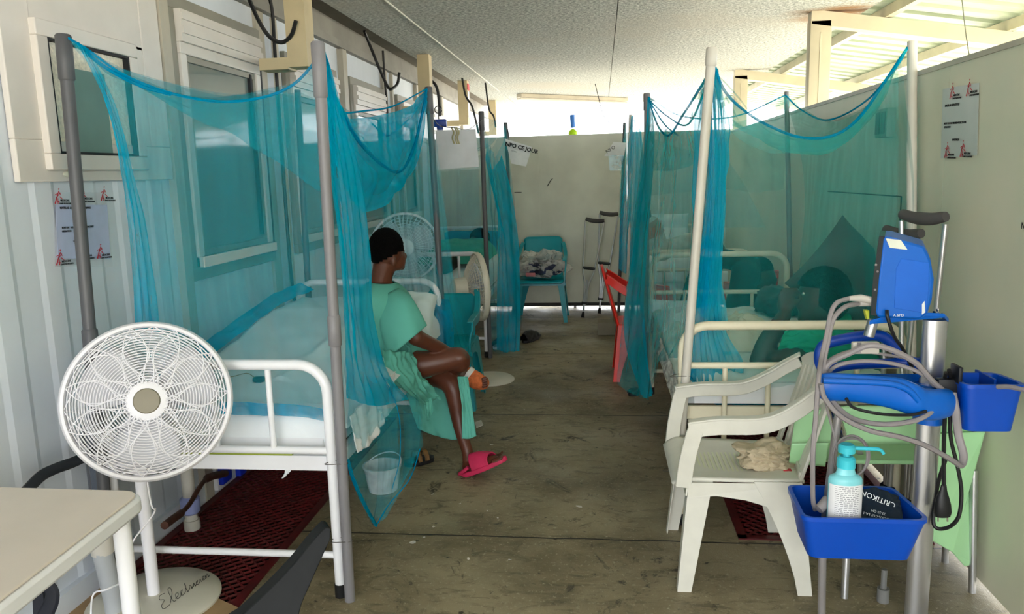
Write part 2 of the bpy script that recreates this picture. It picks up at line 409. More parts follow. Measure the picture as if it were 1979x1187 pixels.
def big_window(name, y0, y1, z0, z1):
    o = frame(MB(), XL, y0, y1, z0, z1, .06, .03).build(name, FRG, bevel=.003); o['kind'] = 'structure'
    frame(MB(), XL, y0 + .06, y1 - .06, z0 + .06, z1 - .2, .05, .045).build('window_frame', FR, o, bevel=.004)
    m_ = MB(); m_.box((XL + .03, (y0 + y1) / 2, z1 - .13), (.06, y1 - y0 - .12, .14)); m_.box((XL + .065, (y0 + y1) / 2, z1 - .09), (.01, y1 - y0 - .12, .03)); m_.box((XL + .065, (y0 + y1) / 2, z1 - .15), (.01, y1 - y0 - .12, .03))
    m_.build('shutter_box', FR, o, smooth=False)
    frame(MB(), XL + .004, y0 + .11, y1 - .11, z0 + .11, z1 - .25, .03, .03).build('sash', FRG, o, bevel=.002)
    s_ = MB(); s_.box((XL + .04, (y0 + y1) / 2, z0 + .085), (.05, y1 - y0 - .12, .05)); s_.build('sill', FR, o, bevel=.004)
    pane(y0 + .13, y1 - .13, z0 + .13, z1 - .27, XL + .02).build('pane', GLASSD, o, smooth=False)
    MB().box((XL + .024, y1 - .17, (z0 + z1) / 2 - .05), (.03, .02, z1 - z0 - .42)).build('seal', SEAL, o, smooth=False)
    MB().box((XL + .024, y1 - .035, (z0 + z1) / 2), (.022, .03, z1 - z0 - .1)).build('dark_joint', SEAL, o, smooth=False)
big_window('window_2', 3.37, 4.32, 1.05, 2.33)
big_window('window_3', 4.66, 5.6, 1.05, 2.27)
big_window('window_4', 5.9, 6.84, 1.05, 2.27)
big_window('window_5', 7.3, 8.0, 1.05, 2.27)
big_window('window_6', 8.7, 9.5, 1.05, 2.27)

# ceiling: textured boards with seams
cm = bpy.data.materials.new('textured_ceiling_board'); cm.use_nodes = True; nt = cm.node_tree; N = nt.nodes.new; L = nt.links.new; B = nt.nodes['Principled BSDF']; tc = N('ShaderNodeTexCoord')
c = mixc(nz_(45, 3, .7).outputs[0], srgb(220, 220, 214), srgb(138, 142, 138), .38, .62)
c = mixc(nz_(.7, 4).outputs[0], c, srgb(190, 184, 172), .5, .75)
# rust-brown stain round the head of the column
vm = N('ShaderNodeVectorMath'); vm.operation = 'DISTANCE'; L(tc.outputs['Object'], vm.inputs[0]); vm.inputs[1].default_value = (1.72, 6.2, 2.6)
ad = N('ShaderNodeMath'); ad.operation = 'MULTIPLY_ADD'; L(nz_(4, 5, .7, (.7, 2.5, 1)).outputs[0], ad.inputs[0]); ad.inputs[1].default_value = -.55; L(vm.outputs['Value'], ad.inputs[2])
c = mixc(ad.outputs[0], srgb(150, 108, 62), c, -.16, .12)
L(c, B.inputs['Base Color']); B.inputs['Roughness'].default_value = .9
bp = N('ShaderNodeBump'); bp.inputs['Strength'].default_value = .8; bp.inputs['Distance'].default_value = .008; L(nz_(75, 3, .7).outputs[0], bp.inputs['Height']); L(bp.outputs[0], B.inputs['Normal'])
CZ = 2.6
mb = MB(); xs = [-1.72, -1.33, .12, 1.91]; ys = [-2.4, .3, 2.7, 5.1, 7.9, 10.6, 13.]
for i in range(3):
    for j in range(6): mb.box(((xs[i] + xs[i + 1]) / 2, (ys[j] + ys[j + 1]) / 2, CZ + .012), (xs[i + 1] - xs[i] - .006, ys[j + 1] - ys[j] - .004, .024))
struct('ceiling', mb, cm, smooth=False)
struct('trim_3', MB().box((-.1, 5.3, CZ + .035), (4.02, 15.3, .012)), mat('light_block_board', (120, 112, 100), .8), smooth=False)  # backing above the ceiling seams, widened left to block light onto the wall
mb = MB()
mb.cyl((-1.33, 2.7, CZ - .003), (-1.33, 10.6, CZ - .003), .006, 6)
struct('trim_4', mb, mat('seam_strip', (216, 214, 206), .7))

# back partition of painted sheet panels
BW = mat('back_panel_paint', (216, 216, 200), .55, noise_amt=.1, noise_scale=2.2, bump=.1, bump_scale=6)
mb = MB(); edges = [-2.0, -1.55, -.68, .28, .62, 1.45, 2.1]
for a, b_ in zip(edges, edges[1:]): mb.box(((a + b_) / 2, YB + .02, .06 + .93), (b_ - a - .003, .04, 1.84 + .02 * ((a * 7) % 1)))
mb.box((-.68, YB - .002, .98), (.02, .01, 1.8)); 
struct('wall_back', mb, BW, smooth=False)
struct('baseboard_back', MB().box((0, YB + .01, .055), (3.9, .05, .035)), mat('dark_rail', (46, 42, 38), .6), smooth=False)
sc_ = MB()
sc_.tube(spl([P(1058, 360, YB - .003), P(1062, 352, YB - .003), P(1068, 345, YB - .003)], 6), .004, 5); sc_.tube([P(994, 372, YB - .003), P(1008, 372, YB - .003)], .004, 5)
sc_.build('wall_scratches', INK)['kind'] = 'structure'

# right partition
RW = mat('right_panel_paint', (214, 208, 186), .5, noise_amt=.08, noise_scale=1.6, bump=.12, bump_scale=3, rgb2=(196, 200, 178))
mb = MB()
for a, b_ in ((-2.5, 1.6), (1.6, 3.25), (3.25, 4.4), (4.4, 6.2), (6.2, 8.6)): mb.box((XR + .02, (a + b_) / 2, .03 + .92), (.04, b_ - a - .002, 1.84))
struct('wall_right', mb, RW, smooth=False)
mb = MB(); mb.box((XR + .02, 3.05, 1.875), (.05, 11.2, .02)); struct('trim_5', mb, mat('wall_cap', (178, 174, 158), .5), smooth=False)
# shallow hatch outline on the right partition
ha, hb = PX(1600, 370, XR - .003), PX(1742, 380, XR - .003)
mb = MB(); mb.tube([ha, hb, Vector((XR - .003, hb.y, .8))], .003, 4); mb.build('trim_6', SEAL)['kind'] = 'structure'

# columns, beams, purlins and the corrugated side roof
def zroof(x): return 2.6 - .163 * (x - 1.58)
for k, (y, px0) in enumerate(((6.1, 0), (9.35, 0), (2.9, 0))):
    xx = 1.56 if k < 2 else 1.56
    mb = MB(); mb.box((xx + .02, y, 1.27), (.15, .1, 2.54), ch=.008); mb.box((xx + .02, y - .052, 1.5), (.012, .006, 1.9))
    if k == 2: continue
    struct('column', mb, CREAMW)
    bm_ = MB(); M = Matrix.Translation((xx, y, 0)); n_ = 8
    a = Vector((xx - .05, y, zroof(xx) - .04)); b_ = Vector((3.5, y, zroof(3.5) - .04))
    bm_.prism([a + Vector((0, -.05, -.05)), b_ + Vector((0, -.05, -.05)), b_ + Vector((0, -.05, .05)), a + Vector((0, -.05, .05))], (0, .1, 0))
    struct('beam', bm_, CREAMW, smooth=False)
mb = MB(); a = Vector((1.51, 2.9, zroof(1.5) - .04))
PUR = mat('purlin_steel', (206, 198, 172), .55, noise_amt=.08)
for x in (2.02, 2.84, 3.62):
    mb = MB(); z = zroof(x) + .045
    mb.box((x, 5.5, z), (.006, 17, .07)); mb.box((x + .025, 5.5, z - .035), (.055, 17, .006)); mb.box((x + .025, 5.5, z + .035), (.05, 17, .006))
    struct('purlin', mb, PUR, smooth=False)
# corrugated sheet: trapezoid ribs running down the slope, some light passing through
rm_ = bpy.data.materials.new('corrugated_sheet'); rm_.use_nodes = True; nt = rm_.node_tree; B = nt.nodes['Principled BSDF']; N = nt.nodes.new; L = nt.links.new; tc = N('ShaderNodeTexCoord')
c = mixc(nz_(1.5, 5, .6, (.5, 3, 1)).outputs[0], srgb(176, 184, 160), srgb(140, 152, 126), .4, .65); L(c, B.inputs['Base Color']); B.inputs['Roughness'].default_value = .45
tl = N('ShaderNodeBsdfTranslucent'); L(c, tl.inputs[0]); ms = N('ShaderNodeMixShader'); ms.inputs[0].default_value = .02
L(B.outputs[0], ms.inputs[1]); L(tl.outputs[0], ms.inputs[2]); L(ms.outputs[0], nt.nodes['Material Output'].inputs[0])
mb = MB(); prof = []; y = -2.5
while y < 13.5:
    prof += [(y, 0), (y + .12, 0), (y + .15, .032), (y + .2, .032), (y + .23, 0)]; y += .25
n = len(prof); vs = []
for x in (1.5, 3.75): vs += [(x, yy, zroof(x) + .09 + d) for yy, d in prof]
mb.add(vs, [(i, i + 1, n + i + 1, n + i) for i in range(n - 1)]); struct('roof', mb, rm_, smooth=False)

# tan bracket plates under the ceiling along the left wall
TAN = mat('tan_bracket_paint', (202, 184, 148), .6, noise_amt=.06)
yb_ = [PX(600, 100, -1.6).y, PX(800, 200, -1.6).y, PX(880, 230, -1.6).y, PX(990, 240, -1.6).y]
for k, y in enumerate((4.2, 7.25, 9.3, 11.8)):
    mb = MB(); mb.box((-1.6, y, 2.35), (.11, .12, .5)); mb.box((-1.735, y, 2.12), (.16, .12, .06))
    struct('bracket_column', mb, TAN)
# ================================================================ BEDS, BEDDING, POLES
def bed(x0, x1, y0, y1, hf, hh, m, label, group=None, rail2=None, spx_f=None, plate_z=.5, low_bar=.16, foot_rail=.56):
    """y0 end frame height hf, y1 end frame height hh; tubes are centre lines"""
    root = empty('hospital_bed', ((x0 + x1) / 2, (y0 + y1) / 2, 0), label, 'bed', group)
    r = .019; cr_ = .1
    def endframe(name, y, h, rail, sp):
        pts = [Vector((x0, y, .03)), Vector((x0, y, h - cr_))]
        for k in range(1, 6):
            a = PI - k * PI / 12; pts.append(Vector((x0 + cr_ + cr_ * math.cos(a), y, h - cr_ + cr_ * math.sin(a))))
        pts.append(Vector((x0 + cr_, y, h)))
        pts += [Vector((x0 + x1 - p.x, p.y, p.z)) for p in pts[::-1]]
        o = MB().tube(pts, r, 14).build(name, m, root)
        MB().cyl((x0, y, rail), (x1, y, rail), .014, 12).build('cross_rail', m, o)
        MB().cyl((x0, y, low_bar), (x1, y, low_bar), .013, 12).build('cross_rail', m, o)
        for i in range(sp):
            x = x0 + (x1 - x0) * (i + 1) / (sp + 1)
            a_, b_ = (rail, h) if rail < .65 else (.3, rail)
            MB().cyl((x, y, a_), (x, y, b_), .011, 10).build('spindle', m, o)
        if rail >= .65: MB().cyl((x0, y, .3), (x1, y, .3), .012, 10).build('cross_rail', m, o)
        for x in (x0, x1):
            MB().cyl((x, y, 0), (x, y, .05), .022, 14).build('rubber_foot', RUBBER, o)
        return o
    endframe('footboard', y0, hf, foot_rail, 4 if foot_rail > .65 else 3)
    endframe('headboard', y1, hh, foot_rail, 3)
    for x in (x0, x1): MB().box((x, (y0 + y1) / 2, plate_z), (.03, y1 - y0 - .03, .05)).build('side_rail', m, root, smooth=False)
    b = MB()
    for y in (y0 + .03, y1 - .03): b.box(((x0 + x1) / 2, y, plate_z), (x1 - x0 - .03, .02, .055))
    for k in range(1, 8): b.box(((x0 + x1) / 2, y0 + (y1 - y0) * k / 8, plate_z), (x1 - x0 - .03, .05, .012))
    b.build('bed_base', m, root, smooth=False)
    return root
B1 = bed(-1.8, -.955, 2.53, 4.42, .868, .9, WHITE, 'white tubular hospital bed the seated patient rests on, behind the front fan', foot_rail=.556)
B2 = bed(-1.8, -.96, 6.28, 8.3, .87, .95, WHITE, 'white hospital bed near the back wall, its foot leg beside the sideways fan', foot_rail=.556)
B3 = bed(.33, 1.2, 3.2, 5.2, .868, .95, CREAM, 'cream tubular hospital bed behind the white armchair, patient lying in it', foot_rail=.70, plate_z=.49)
B4 = bed(.33, 1.2, 6.4, 8.3, .85, .93, CREAM, 'cream hospital bed by the back wall on the red chair side', foot_rail=.70, plate_z=.49)

def nz3(x, y, s, k=0): return noise.noise(Vector((x * s, y * s, k)))
MATT = mat('mattress_cover', (222, 222, 226), .8, noise_amt=.03)
def mattress(x0, x1, y0, y1, z0, z1, label):
    mb = MB(); heap(mb, x0, x1, y0, y1, z0, lambda u, v, x, y: z1 + .004 * nz3(x, y, 5), 24, 40, .03)
    return tag(mb.build('mattress', MATT), label, 'mattress')
mattress(-1.78, -.97, 2.57, 4.39, .535, .635, 'pale mattress on the white bed behind the front fan')
mattress(-1.78, -.98, 6.32, 8.26, .535, .635, 'pale mattress on the white bed by the back wall')
mattress(.35, 1.18, 3.24, 5.16, .525, .6, 'pale mattress on the cream bed holding the lying patient')
mattress(.35, 1.18, 6.44, 8.26, .525, .62, 'pale mattress on the cream bed by the back wall')

# big rumpled sheet on the first bed, propped high towards the head
SHEET = mat('pale_sheet', (214, 226, 230), .85, noise_amt=.03, bump=.3, bump_scale=9)
def sh1(u, v, x, y):
    rise = .17 * max(0, min(1, (v - .12) / .6)) ** 1.15 * (1 - .55 * max(0, u - .62) / .38)
    fold = .022 * abs(nz3(x * 1.5 + y * .8, y * .35, 4, 1.3)) + .012 * nz3(x, y, 7, 2) + .018 * max(0, 1 - abs(x + 1.28 - .12 * (y - 3.4)) / .05) * (y > 3.0)
    edge = -.05 * max(0, (u - .86) / .14) ** 2
    dip = .11 * math.exp(-((y - 3.68) / .3) ** 2) * max(0, min(1, (u - .62) / .2))
    return .655 + rise + fold + edge - dip
mb = MB(); heap(mb, -1.8, -.93, 2.64, 4.38, .6, sh1, 90, 130, .07)
tag(mb.build('bed_sheet', SHEET), 'pale rumpled sheet heaped over the bed behind the front fan', 'sheet')
# white sheet hanging over the aisle edge and the foot end
def skirt(pts_top, drop, name, m, label, cat, fold=8, amp=.012, seed=0, n=70):
    rows = [pts_top, [Vector(p) + Vector(d) * .5 for p, d in zip(pts_top, drop)], [Vector(p) + Vector(d) for p, d in zip(pts_top, drop)]]
    mb = MB(); sheet(mb, rows, n, 26, amp, fold, seed, amp_top=.003)
    return tag(mb.build(name, m, solid=.003), label, cat)
skirt([(-.925, 2.66, .64), (-.92, 2.85, .65), (-.91, 3.05, .65), (-.91, 3.25, .66)], [(.02, 0, -.14), (.02, 0, -.17), (.01, 0, -.13), (-.02, 0, -.1)], 'draped_sheet', LINEN, 'white sheet edge hanging over the aisle side of the first bed', 'sheet', 7, .01)
mb = MB(); heap(mb, -1.79, -.965, 2.585, 2.8, .535, lambda u, v, x, y: .66 + .01 * nz3(x, y, 9), 60, 20, .04)
tag(mb.build('folded_blanket', LINEN), 'white folded blanket at the foot of the bed behind the front fan', 'blanket')
tag(MB().box((-1.42, 2.575, .532), (.62, .05, .01), Matrix.Identity(4)).build('green_cloth', mat('lime_cloth', (150, 165, 60), .8)), 'lime green strip of cloth under the blanket at the bed foot', 'cloth')
mb = MB(); sheet(mb, [[P(548, 892, 2.57), P(560, 893, 2.57), P(570, 893, 2.57)], [P(551, 910, 2.56), P(557, 910, 2.56), P(562, 910, 2.56)], [P(545, 925, 2.55), P(547, 924, 2.55), P(549, 922, 2.55)]], 10, 10, .002, 2)
tag(mb.build('sheet_corner', LINEN, solid=.002), 'small white cloth corner hanging below the first bed foot', 'cloth')

def pillow(c, sx, sy, sz, m, label, rot=(0, 0, 0), name='pillow', wr=.01):
    from mathutils import Euler
    n = 28; vs = []; fs = []
    R = Euler(rot).to_matrix()
    for side in (1, -1):
        k = len(vs)
        for i in range(n):
            for j in range(n):
                u = -1 + 2 * i / (n - 1); v = -1 + 2 * j / (n - 1)
                e = max(0, (1 - u ** 4)) ** .5 * max(0, (1 - v ** 4)) ** .5
                pin = 1 - .10 * (1 - e)
                z = side * (sz / 2) * e + wr * noise.noise(Vector((u * 2.2, v * 2.2, side * 3 + c[0]))) * e
                vs.append(Vector(c) + R @ Vector((u * sx / 2 * (1 - .06 * (1 - abs(v) ** 2) * abs(u) ** 4), v * sy / 2 * (1 - .06 * (1 - abs(u) ** 2) * abs(v) ** 4), z)))
        for i in range(n - 1):
            for j in range(n - 1):
                f = (k + i * n + j, k + i * n + j + 1, k + (i + 1) * n + j + 1, k + (i + 1) * n + j); fs.append(f if side > 0 else f[::-1])
    mb = MB().add(vs, fs)
    o = mb.build(name, m)
    return tag(o, label, 'pillow')
PIL = mat('white_pillowcase', (216, 230, 232), .85, noise_amt=.03, bump=.2, bump_scale=10)
pillow((-1.08, 4.15, .75), .32, .28, .18, PIL, 'white pillow behind the seated patient at the bed head', (.9, .1, .1), wr=.03)
pillow(P(1292, 612, 4.95), .27, .22, .06, PIL, 'small white pillow standing upright behind the leaning cream pole', (PI / 2, .05, .0), wr=.004)
CUSH = mat('dark_cushion', (66, 74, 74), .75, noise_amt=.15, bump=.2, bump_scale=8)
pillow(P(1640, 548, 3.95), .50, .46, .13, CUSH, 'dark cushion standing on its corner behind the lying patient\'s head', (PI / 2 - .25, .78, .1), name='cushion', wr=.02)
# bedding of the right-hand bed
def sh3(u, v, x, y):
    a = .05 * max(0, 1 - abs(x - .42) / .14) * max(0, 1 - abs(y - 4.2) / .5)
    return .62 + .03 * abs(nz3(x, y, 5, 4)) + .02 * nz3(x, y, 11, 2) + a + .05 * max(0, nz3(x, y, 2.6, 8))
mb = MB(); heap(mb, .31, 1.2, 3.3, 5.1, .57, sh3, 70, 120, .06)
tag(mb.build('bed_sheet', mat('pale_green_sheet', (206, 220, 214), .85, noise_amt=.04, bump=.3, bump_scale=10)), 'crumpled pale sheet under the lying patient on the cream bed', 'sheet')
skirt([(.318, 3.3, .61), (.312, 3.9, .62), (.312, 4.5, .62), (.32, 5.0, .61)], [(-.012, 0, -.1)] * 4, 'draped_sheet', mat('spotted_linen', (216, 214, 206), .85, noise_amt=.35, noise_scale=22), 'stained white sheet edge on the aisle side of the cream bed', 'sheet', 9, .008, 4)
BEIGE = mat('beige_blanket', (206, 204, 178), .9, noise_amt=.06, bump=.3, bump_scale=12)
mb = MB(); heap(mb, .56, .86, 3.75, 4.15, .63, lambda u, v, x, y: .70 + .075 * math.sin(PI * u) * math.sin(PI * v) + .03 * nz3(x, y, 14, 3) + .02 * nz3(x, y, 30, 5), 50, 50, .08)
tag(mb.build('blanket', BEIGE), 'crumpled beige blanket beside the lying patient\'s elbow', 'blanket')
mb = MB(); heap(mb, .33, .62, 4.25, 4.75, .62, lambda u, v, x, y: .66 + .06 * math.sin(PI * u) * math.sin(PI * v) + .02 * nz3(x, y, 12, 3), 40, 40, .08)
tag(mb.build('blanket', PIL), 'white rolled blanket under the small upright pillow on the cream bed', 'blanket')
# bedding on the two far beds
def shf(u, v, x, y): return .66 + .07 * max(0, math.sin(PI * v)) + .03 * abs(nz3(x, y, 5, 4)) + .015 * nz3(x, y, 12, 2)
mb = MB(); heap(mb, -1.8, -.95, 6.34, 8.2, .6, shf, 50, 70, .06); tag(mb.build('bed_sheet', PIL), 'white sheet on the bed by the back wall, beyond the fans', 'sheet')
mb = MB(); heap(mb, .31, 1.2, 6.44, 8.2, .6, lambda u, v, x, y: shf(u, v, x, y) + .14 * max(0, v - .5), 50, 70, .06); tag(mb.build('bed_sheet', LINEN), 'white sheet on the cream bed by the back wall', 'sheet')
pillow((.6, 7.95, .92), .55, .34, .14, PIL, 'white pillow at the head of the cream bed by the back wall', (1.1, 0, 0), wr=.02)
pillow((-1.36, 8.0, .80), .6, .36, .14, mat('teal_pillowcase', (20, 130, 170), .85), 'blue pillow under the dark hair on the far left bed', (.7, 0, 0), wr=.02)

# ---------------------------------------------------------------- poles
def pole(a, b, r, m, label, coupl=None, group=None, cap=True, wires=()):
    a = Vector(a); b = Vector(b)
    root = MB().tube([b, a], r, 16).build('net_pole', m, bevel=0)
    tag(root, label, 'pole', group)
    d = (a - b).normalized()
    if coupl:
        for t0, t1 in coupl:
            p0 = b + (a - b) * t0; p1 = b + (a - b) * t1
            MB().tube([p0 - d * .006, p0, p1, p1 + d * .006], [r, r * 1.22, r * 1.22, r], 16).build('coupling', m, root)
    for t in wires:
        p = b + (a - b) * t; q = [p + Vector((math.cos(k * .63) * (r + .024) - .022, math.sin(k * .63) * (r + .004), .004 * math.sin(k))) for k in range(11)]
        MB().tube(q, .0013, 5).build('tie_wire', mat('tie_wire', (110, 108, 104), .4, metal=.6), root)
    return root
pole(PX(122, 70, -1.79), Vector((-1.80, 2.46, 0)), .0215, DARKPVC, 'dark grey net pole by the small frosted window', [(.93, 1.0), (.43, .5)])
pole(P(614, 84, 2.50), Vector((-.912, 2.50, 0)), .0185, GREYPVC, 'grey net pole wired to the foot leg of the first bed', [(.915, 1.0), (.49, .54)], wires=(.27, .12))
pole(P(828, 170, 4.45), Vector((-.93, 4.46, 0)), .0185, DARKPVC, 'dark grey net pole at the head of the first bed', [(.93, 1.)])
pole(P(575, 174, 4.5), Vector((-1.79, 4.5, 0)), .0185, DARKPVC, 'net pole against the wall at the first bed head')
pole(P(930, 217, 6.3), Vector((-.93, 6.25, 0)), .019, DARKPVC, 'dark grey net pole beside the sideways fan', [(.93, 1.)])
pole(P(977, 238, 7.9), Vector((-.95, 8.33, 0)), .017, DARKPVC, 'dark net pole behind the NPO CE JOUR sheet', [(.93, 1.)])
pole(P(1376, 95, 3.16), Vector((.298, 3.17, 0)), .0185, WHITEPVC, 'leaning off-white net pole wired to the cream bed', [(.97, 1.0)], wires=(.34, .13))
pole(PX(1763, 80, 1.285), Vector((1.29, 3.25, 0)), .0195, WHITEPVC, 'off-white net pole standing against the right partition')
pole(P(1250, 182, 5.26), Vector((.30, 5.24, 0)), .0185, GREYPVC, 'grey net pole at the far corner of the lying patient\'s bed', [(.95, 1.)])
pole(PX(1520, 178, 1.29), Vector((1.285, 5.3, 0)), .017, GREYPVC, 'grey net pole by the right partition, halfway along')
pole(P(1219, 222, 6.55), Vector((.2, 6.5, 0)), .0165, WHITEPVC, 'off-white net pole behind the red armchair')
pole(P(1207, 237, 8.3), Vector((.18, 8.38, 0)), .0165, DARKPVC, 'dark net pole close to the crutches by the back wall')
# ================================================================ PLASTIC CHAIRS, FANS, TABLE
def rr(w, h, r, n=5):
    pts = []
    for cx, cy, a0 in ((w - r, h - r, 0), (-w + r, h - r, 90), (-w + r, -h + r, 180), (w - r, -h + r, 270)):
        for k in range(n + 1): a = math.radians(a0 + 90 * k / n); pts.append((cx + r * math.cos(a), cy + r * math.sin(a)))
    return pts
def band(mb, pts, w, t, side):
    """flat plastic strip along pts, width w along side vector, thickness t"""
    pts = [Vector(p) for p in pts]; n = len(pts); rings = []
    ws = w if isinstance(w, list) else [w] * n
    for i, p in enumerate(pts):
        T = (pts[min(i + 1, n - 1)] - pts[max(i - 1, 0)]).normalized(); s = Vector(side); s = (s - T * s.dot(T)).normalized(); q = T.cross(s)
        a = s * ws[i] / 2; b = q * t / 2
        rings.append([p + a + b, p - a + b, p - a - b, p + a - b])
    return mb.loft(rings)
def armchair(m, label, loc, rz, group=None, solid_back=False, w=.54, slats=True, seat_h=.42, arm_h=.615, back_h=.80, parts=True, ribs_m=None, foot_x=.235, sq=False, name='plastic_armchair'):
    """local frame: front faces -x; legs splay"""
    root = empty(name, loc, label, 'chair', group, rz)
    B_ = lambda mb, n, **k: mb.build(n, m, root, world=False, **k)
    hw = w / 2
    # seat: dished shell with a rolled front
    vs = []; nx, ny = 26, 22
    for i in range(nx):
        for j in range(ny):
            u = i / (nx - 1); v = -1 + 2 * j / (ny - 1)
            x = -.25 + .455 * u; yw = (hw - .035) * (1 - .10 * u) * (1 - .10 * max(0, 1 - u * 6) ** 2)
            z = seat_h - .022 * math.sin(PI * min(1, u * 1.1)) * (1 - v * v) - .03 * max(0, 1 - u * 7) ** 2 - .012 * u
            vs.append((x, yw * v, z))
    fs = [(i * ny + j, i * ny + j + 1, (i + 1) * ny + j + 1, (i + 1) * ny + j) for i in range(nx - 1) for j in range(ny - 1)]
    st = B_(MB().add(vs, fs), 'seat', solid=.012)
    if slats:
        r_ = MB()
        for k in range(22):
            x = -.17 + k * .0165; r_.box((x, 0, seat_h - .008 - .012 * math.sin(PI * (x + .225) / .43)), (.007, w - .2, .006))
        r_.build('seat_ribs', ribs_m or m, st, world=False, smooth=False)
    # apron under the seat
    ap = MB()
    for s in (-1, 1):
        ap.add([(-.2, s * (hw - .03), seat_h - .01), (.19, s * (hw - .06), seat_h - .02), (.205, s * (hw - .045), seat_h - .24), (.165, s * (hw - .042), seat_h - .23), (.13, s * (hw - .042), seat_h - .15), (.08, s * (hw - .04), seat_h - .10), (0, s * (hw - .038), seat_h - .075), (-.1, s * (hw - .035), seat_h - .06), (-.2, s * (hw - .028), seat_h - .065)], [tuple(range(9))])
    ap.add([(-.2, -hw + .03, seat_h - .02), (-.2, hw - .03, seat_h - .02), (-.205, hw - .03, seat_h - .06), (-.205, -hw + .03, seat_h - .06)], [(0, 1, 2, 3)])
    ap.build('apron', m, st, world=False, solid=.006, smooth=False)
    # legs: L-shaped tapered plastic
    for sx in (-1, 1):
        for sy in (-1, 1):
            top = Vector((sx * .195 if sx < 0 else .195, sy * (hw - .045), seat_h - .01)); bot = Vector((sx * foot_x, sy * (hw - .01), 0))
            rings = []
            for k in range(7):
                f = k / 6; c = top.lerp(bot, f) + Vector((0, 0, 0)); wd = .085 - .035 * f; t = .005
                if sx > 0: wd = .115 * (1 - f) ** 1.6 + .05
                ix = -sx; iy = -sy
                L_ = [(0, 0), (ix * wd, 0), (ix * wd, iy * t), (ix * t, iy * t), (ix * t, iy * wd * .75), (0, iy * wd * .75)]
                if sx * sy > 0: L_ = L_[::-1]
                rings.append([c + Vector((a, b, 0)) for a, b in L_])
            B_(MB().loft(rings), 'leg', bevel=.0015, smooth=False)
    # arms: post from the front leg, rail sweeping up to the back
    for s in (-1, 1):
        y = s * (hw - .02)
        post = [(-.215, s * (hw - .035), seat_h - .03), (-.205, s * (hw - .03), seat_h + .06), (-.185, y, arm_h - .035), (-.175, y, arm_h - .006)]
        a_ = MB(); band(a_, spl(post, 10), [.055] * 10, .014, (1, 0, 0))
        rail = spl([(-.2, y, arm_h - .01), (-.1, y, arm_h + .004), (.02, y, arm_h + .006), (.09, y * .99, arm_h + .02), (.165, y * .96, arm_h + .06), (.22, y * .92, arm_h + .10), (.275, y * .86, arm_h + .135)], 18)
        band(a_, rail, .056, .014, (0, 0, 1)); band(a_, [p + Vector((0, -s * .012, .027)) for p in rail], .04, .008, (0, 1, 0))
        B_(a_, 'armrest', bevel=.003)
    # backrest
    def bp_(u, v): # u -1..1 across, v 0..1 up
        wv = (hw - .07) * (1 - .02 * v); x = .19 + .105 * v + .02 * (1 - u * u); top = back_h - (.03 * abs(u) ** 14 if sq else .05 * abs(u) ** 3)
        return Vector((x, u * wv, seat_h - .02 + (top - seat_h + .02) * v))
    bk = MB()
    if solid_back:
        n1, n2 = 20, 16; vs = [bp_(-1 + 2 * i / (n1 - 1), j / (n2 - 1)) for i in range(n1) for j in range(n2)]
        bk.add(vs, [(i * n2 + j, i * n2 + j + 1, (i + 1) * n2 + j + 1, (i + 1) * n2 + j) for i in range(n1 - 1) for j in range(n2 - 1)])
        B_(bk, 'backrest', solid=.014)
    else:
        band(bk, [bp_(-1 + 2 * i / 16, .94) for i in range(17)], .075, .012, (0, 0, 1))
        band(bk, [bp_(-1 + 2 * i / 16, .04) for i in range(17)], .05, .012, (0, 0, 1))
        for s in (-1, 1): band(bk, [bp_(s * .95, k / 8) for k in range(9)], .04, .012, (0, 1, 0))
        o = B_(bk, 'backrest', bevel=.003)
        for k in range(7):
            u = -.75 + 1.5 * k / 6
            q = MB(); band(q, [bp_(u * (.8 + .2 * j / 8), .05 + .88 * j / 8) for j in range(9)], .026, .008, (0, 1, 0)); q.build('back_slat', m, o, world=False)
    return root
PWH = mat('white_plastic', (212, 210, 199), .42, noise_amt=.04, noise_scale=12)
RIBM = mat('seat_rib_plastic', (216, 218, 190), .45, noise_amt=.03)
TURQ = mat('turquoise_plastic', (0, 146, 158), .35, noise_amt=.04)
REDP = mat('red_plastic', (226, 34, 20), .3, noise_amt=.05)
chair_w = armchair(PWH, 'white plastic armchair with a crumpled rag on its seat', (.497, 2.885, 0), 0, ribs_m=RIBM, w=.52)
armchair(TURQ, 'turquoise plastic armchair against the back wall, holding the bag of clothes', (-.62, 8.0, 0), PI / 2, sq=True, solid_back=True, slats=False, w=.56, back_h=.84, seat_h=.44, arm_h=.62, foot_x=.21)
armchair(TURQ, 'turquoise plastic armchair half hidden behind the seated patient\'s knees', (-1.02, 5.0, 0), PI / 2, sq=True, solid_back=True, slats=False, w=.43, arm_h=.56, back_h=.69)
armchair(REDP, 'bright red plastic armchair seen from the side, back to the aisle', (.31, 5.72, 0), PI, solid_back=True, slats=False, w=.46, back_h=.83)
armchair(REDP, 'red plastic chair beyond the bending person, by the right partition', (1.11, 5.95, 0), -PI / 2, solid_back=True, slats=False, w=.36)

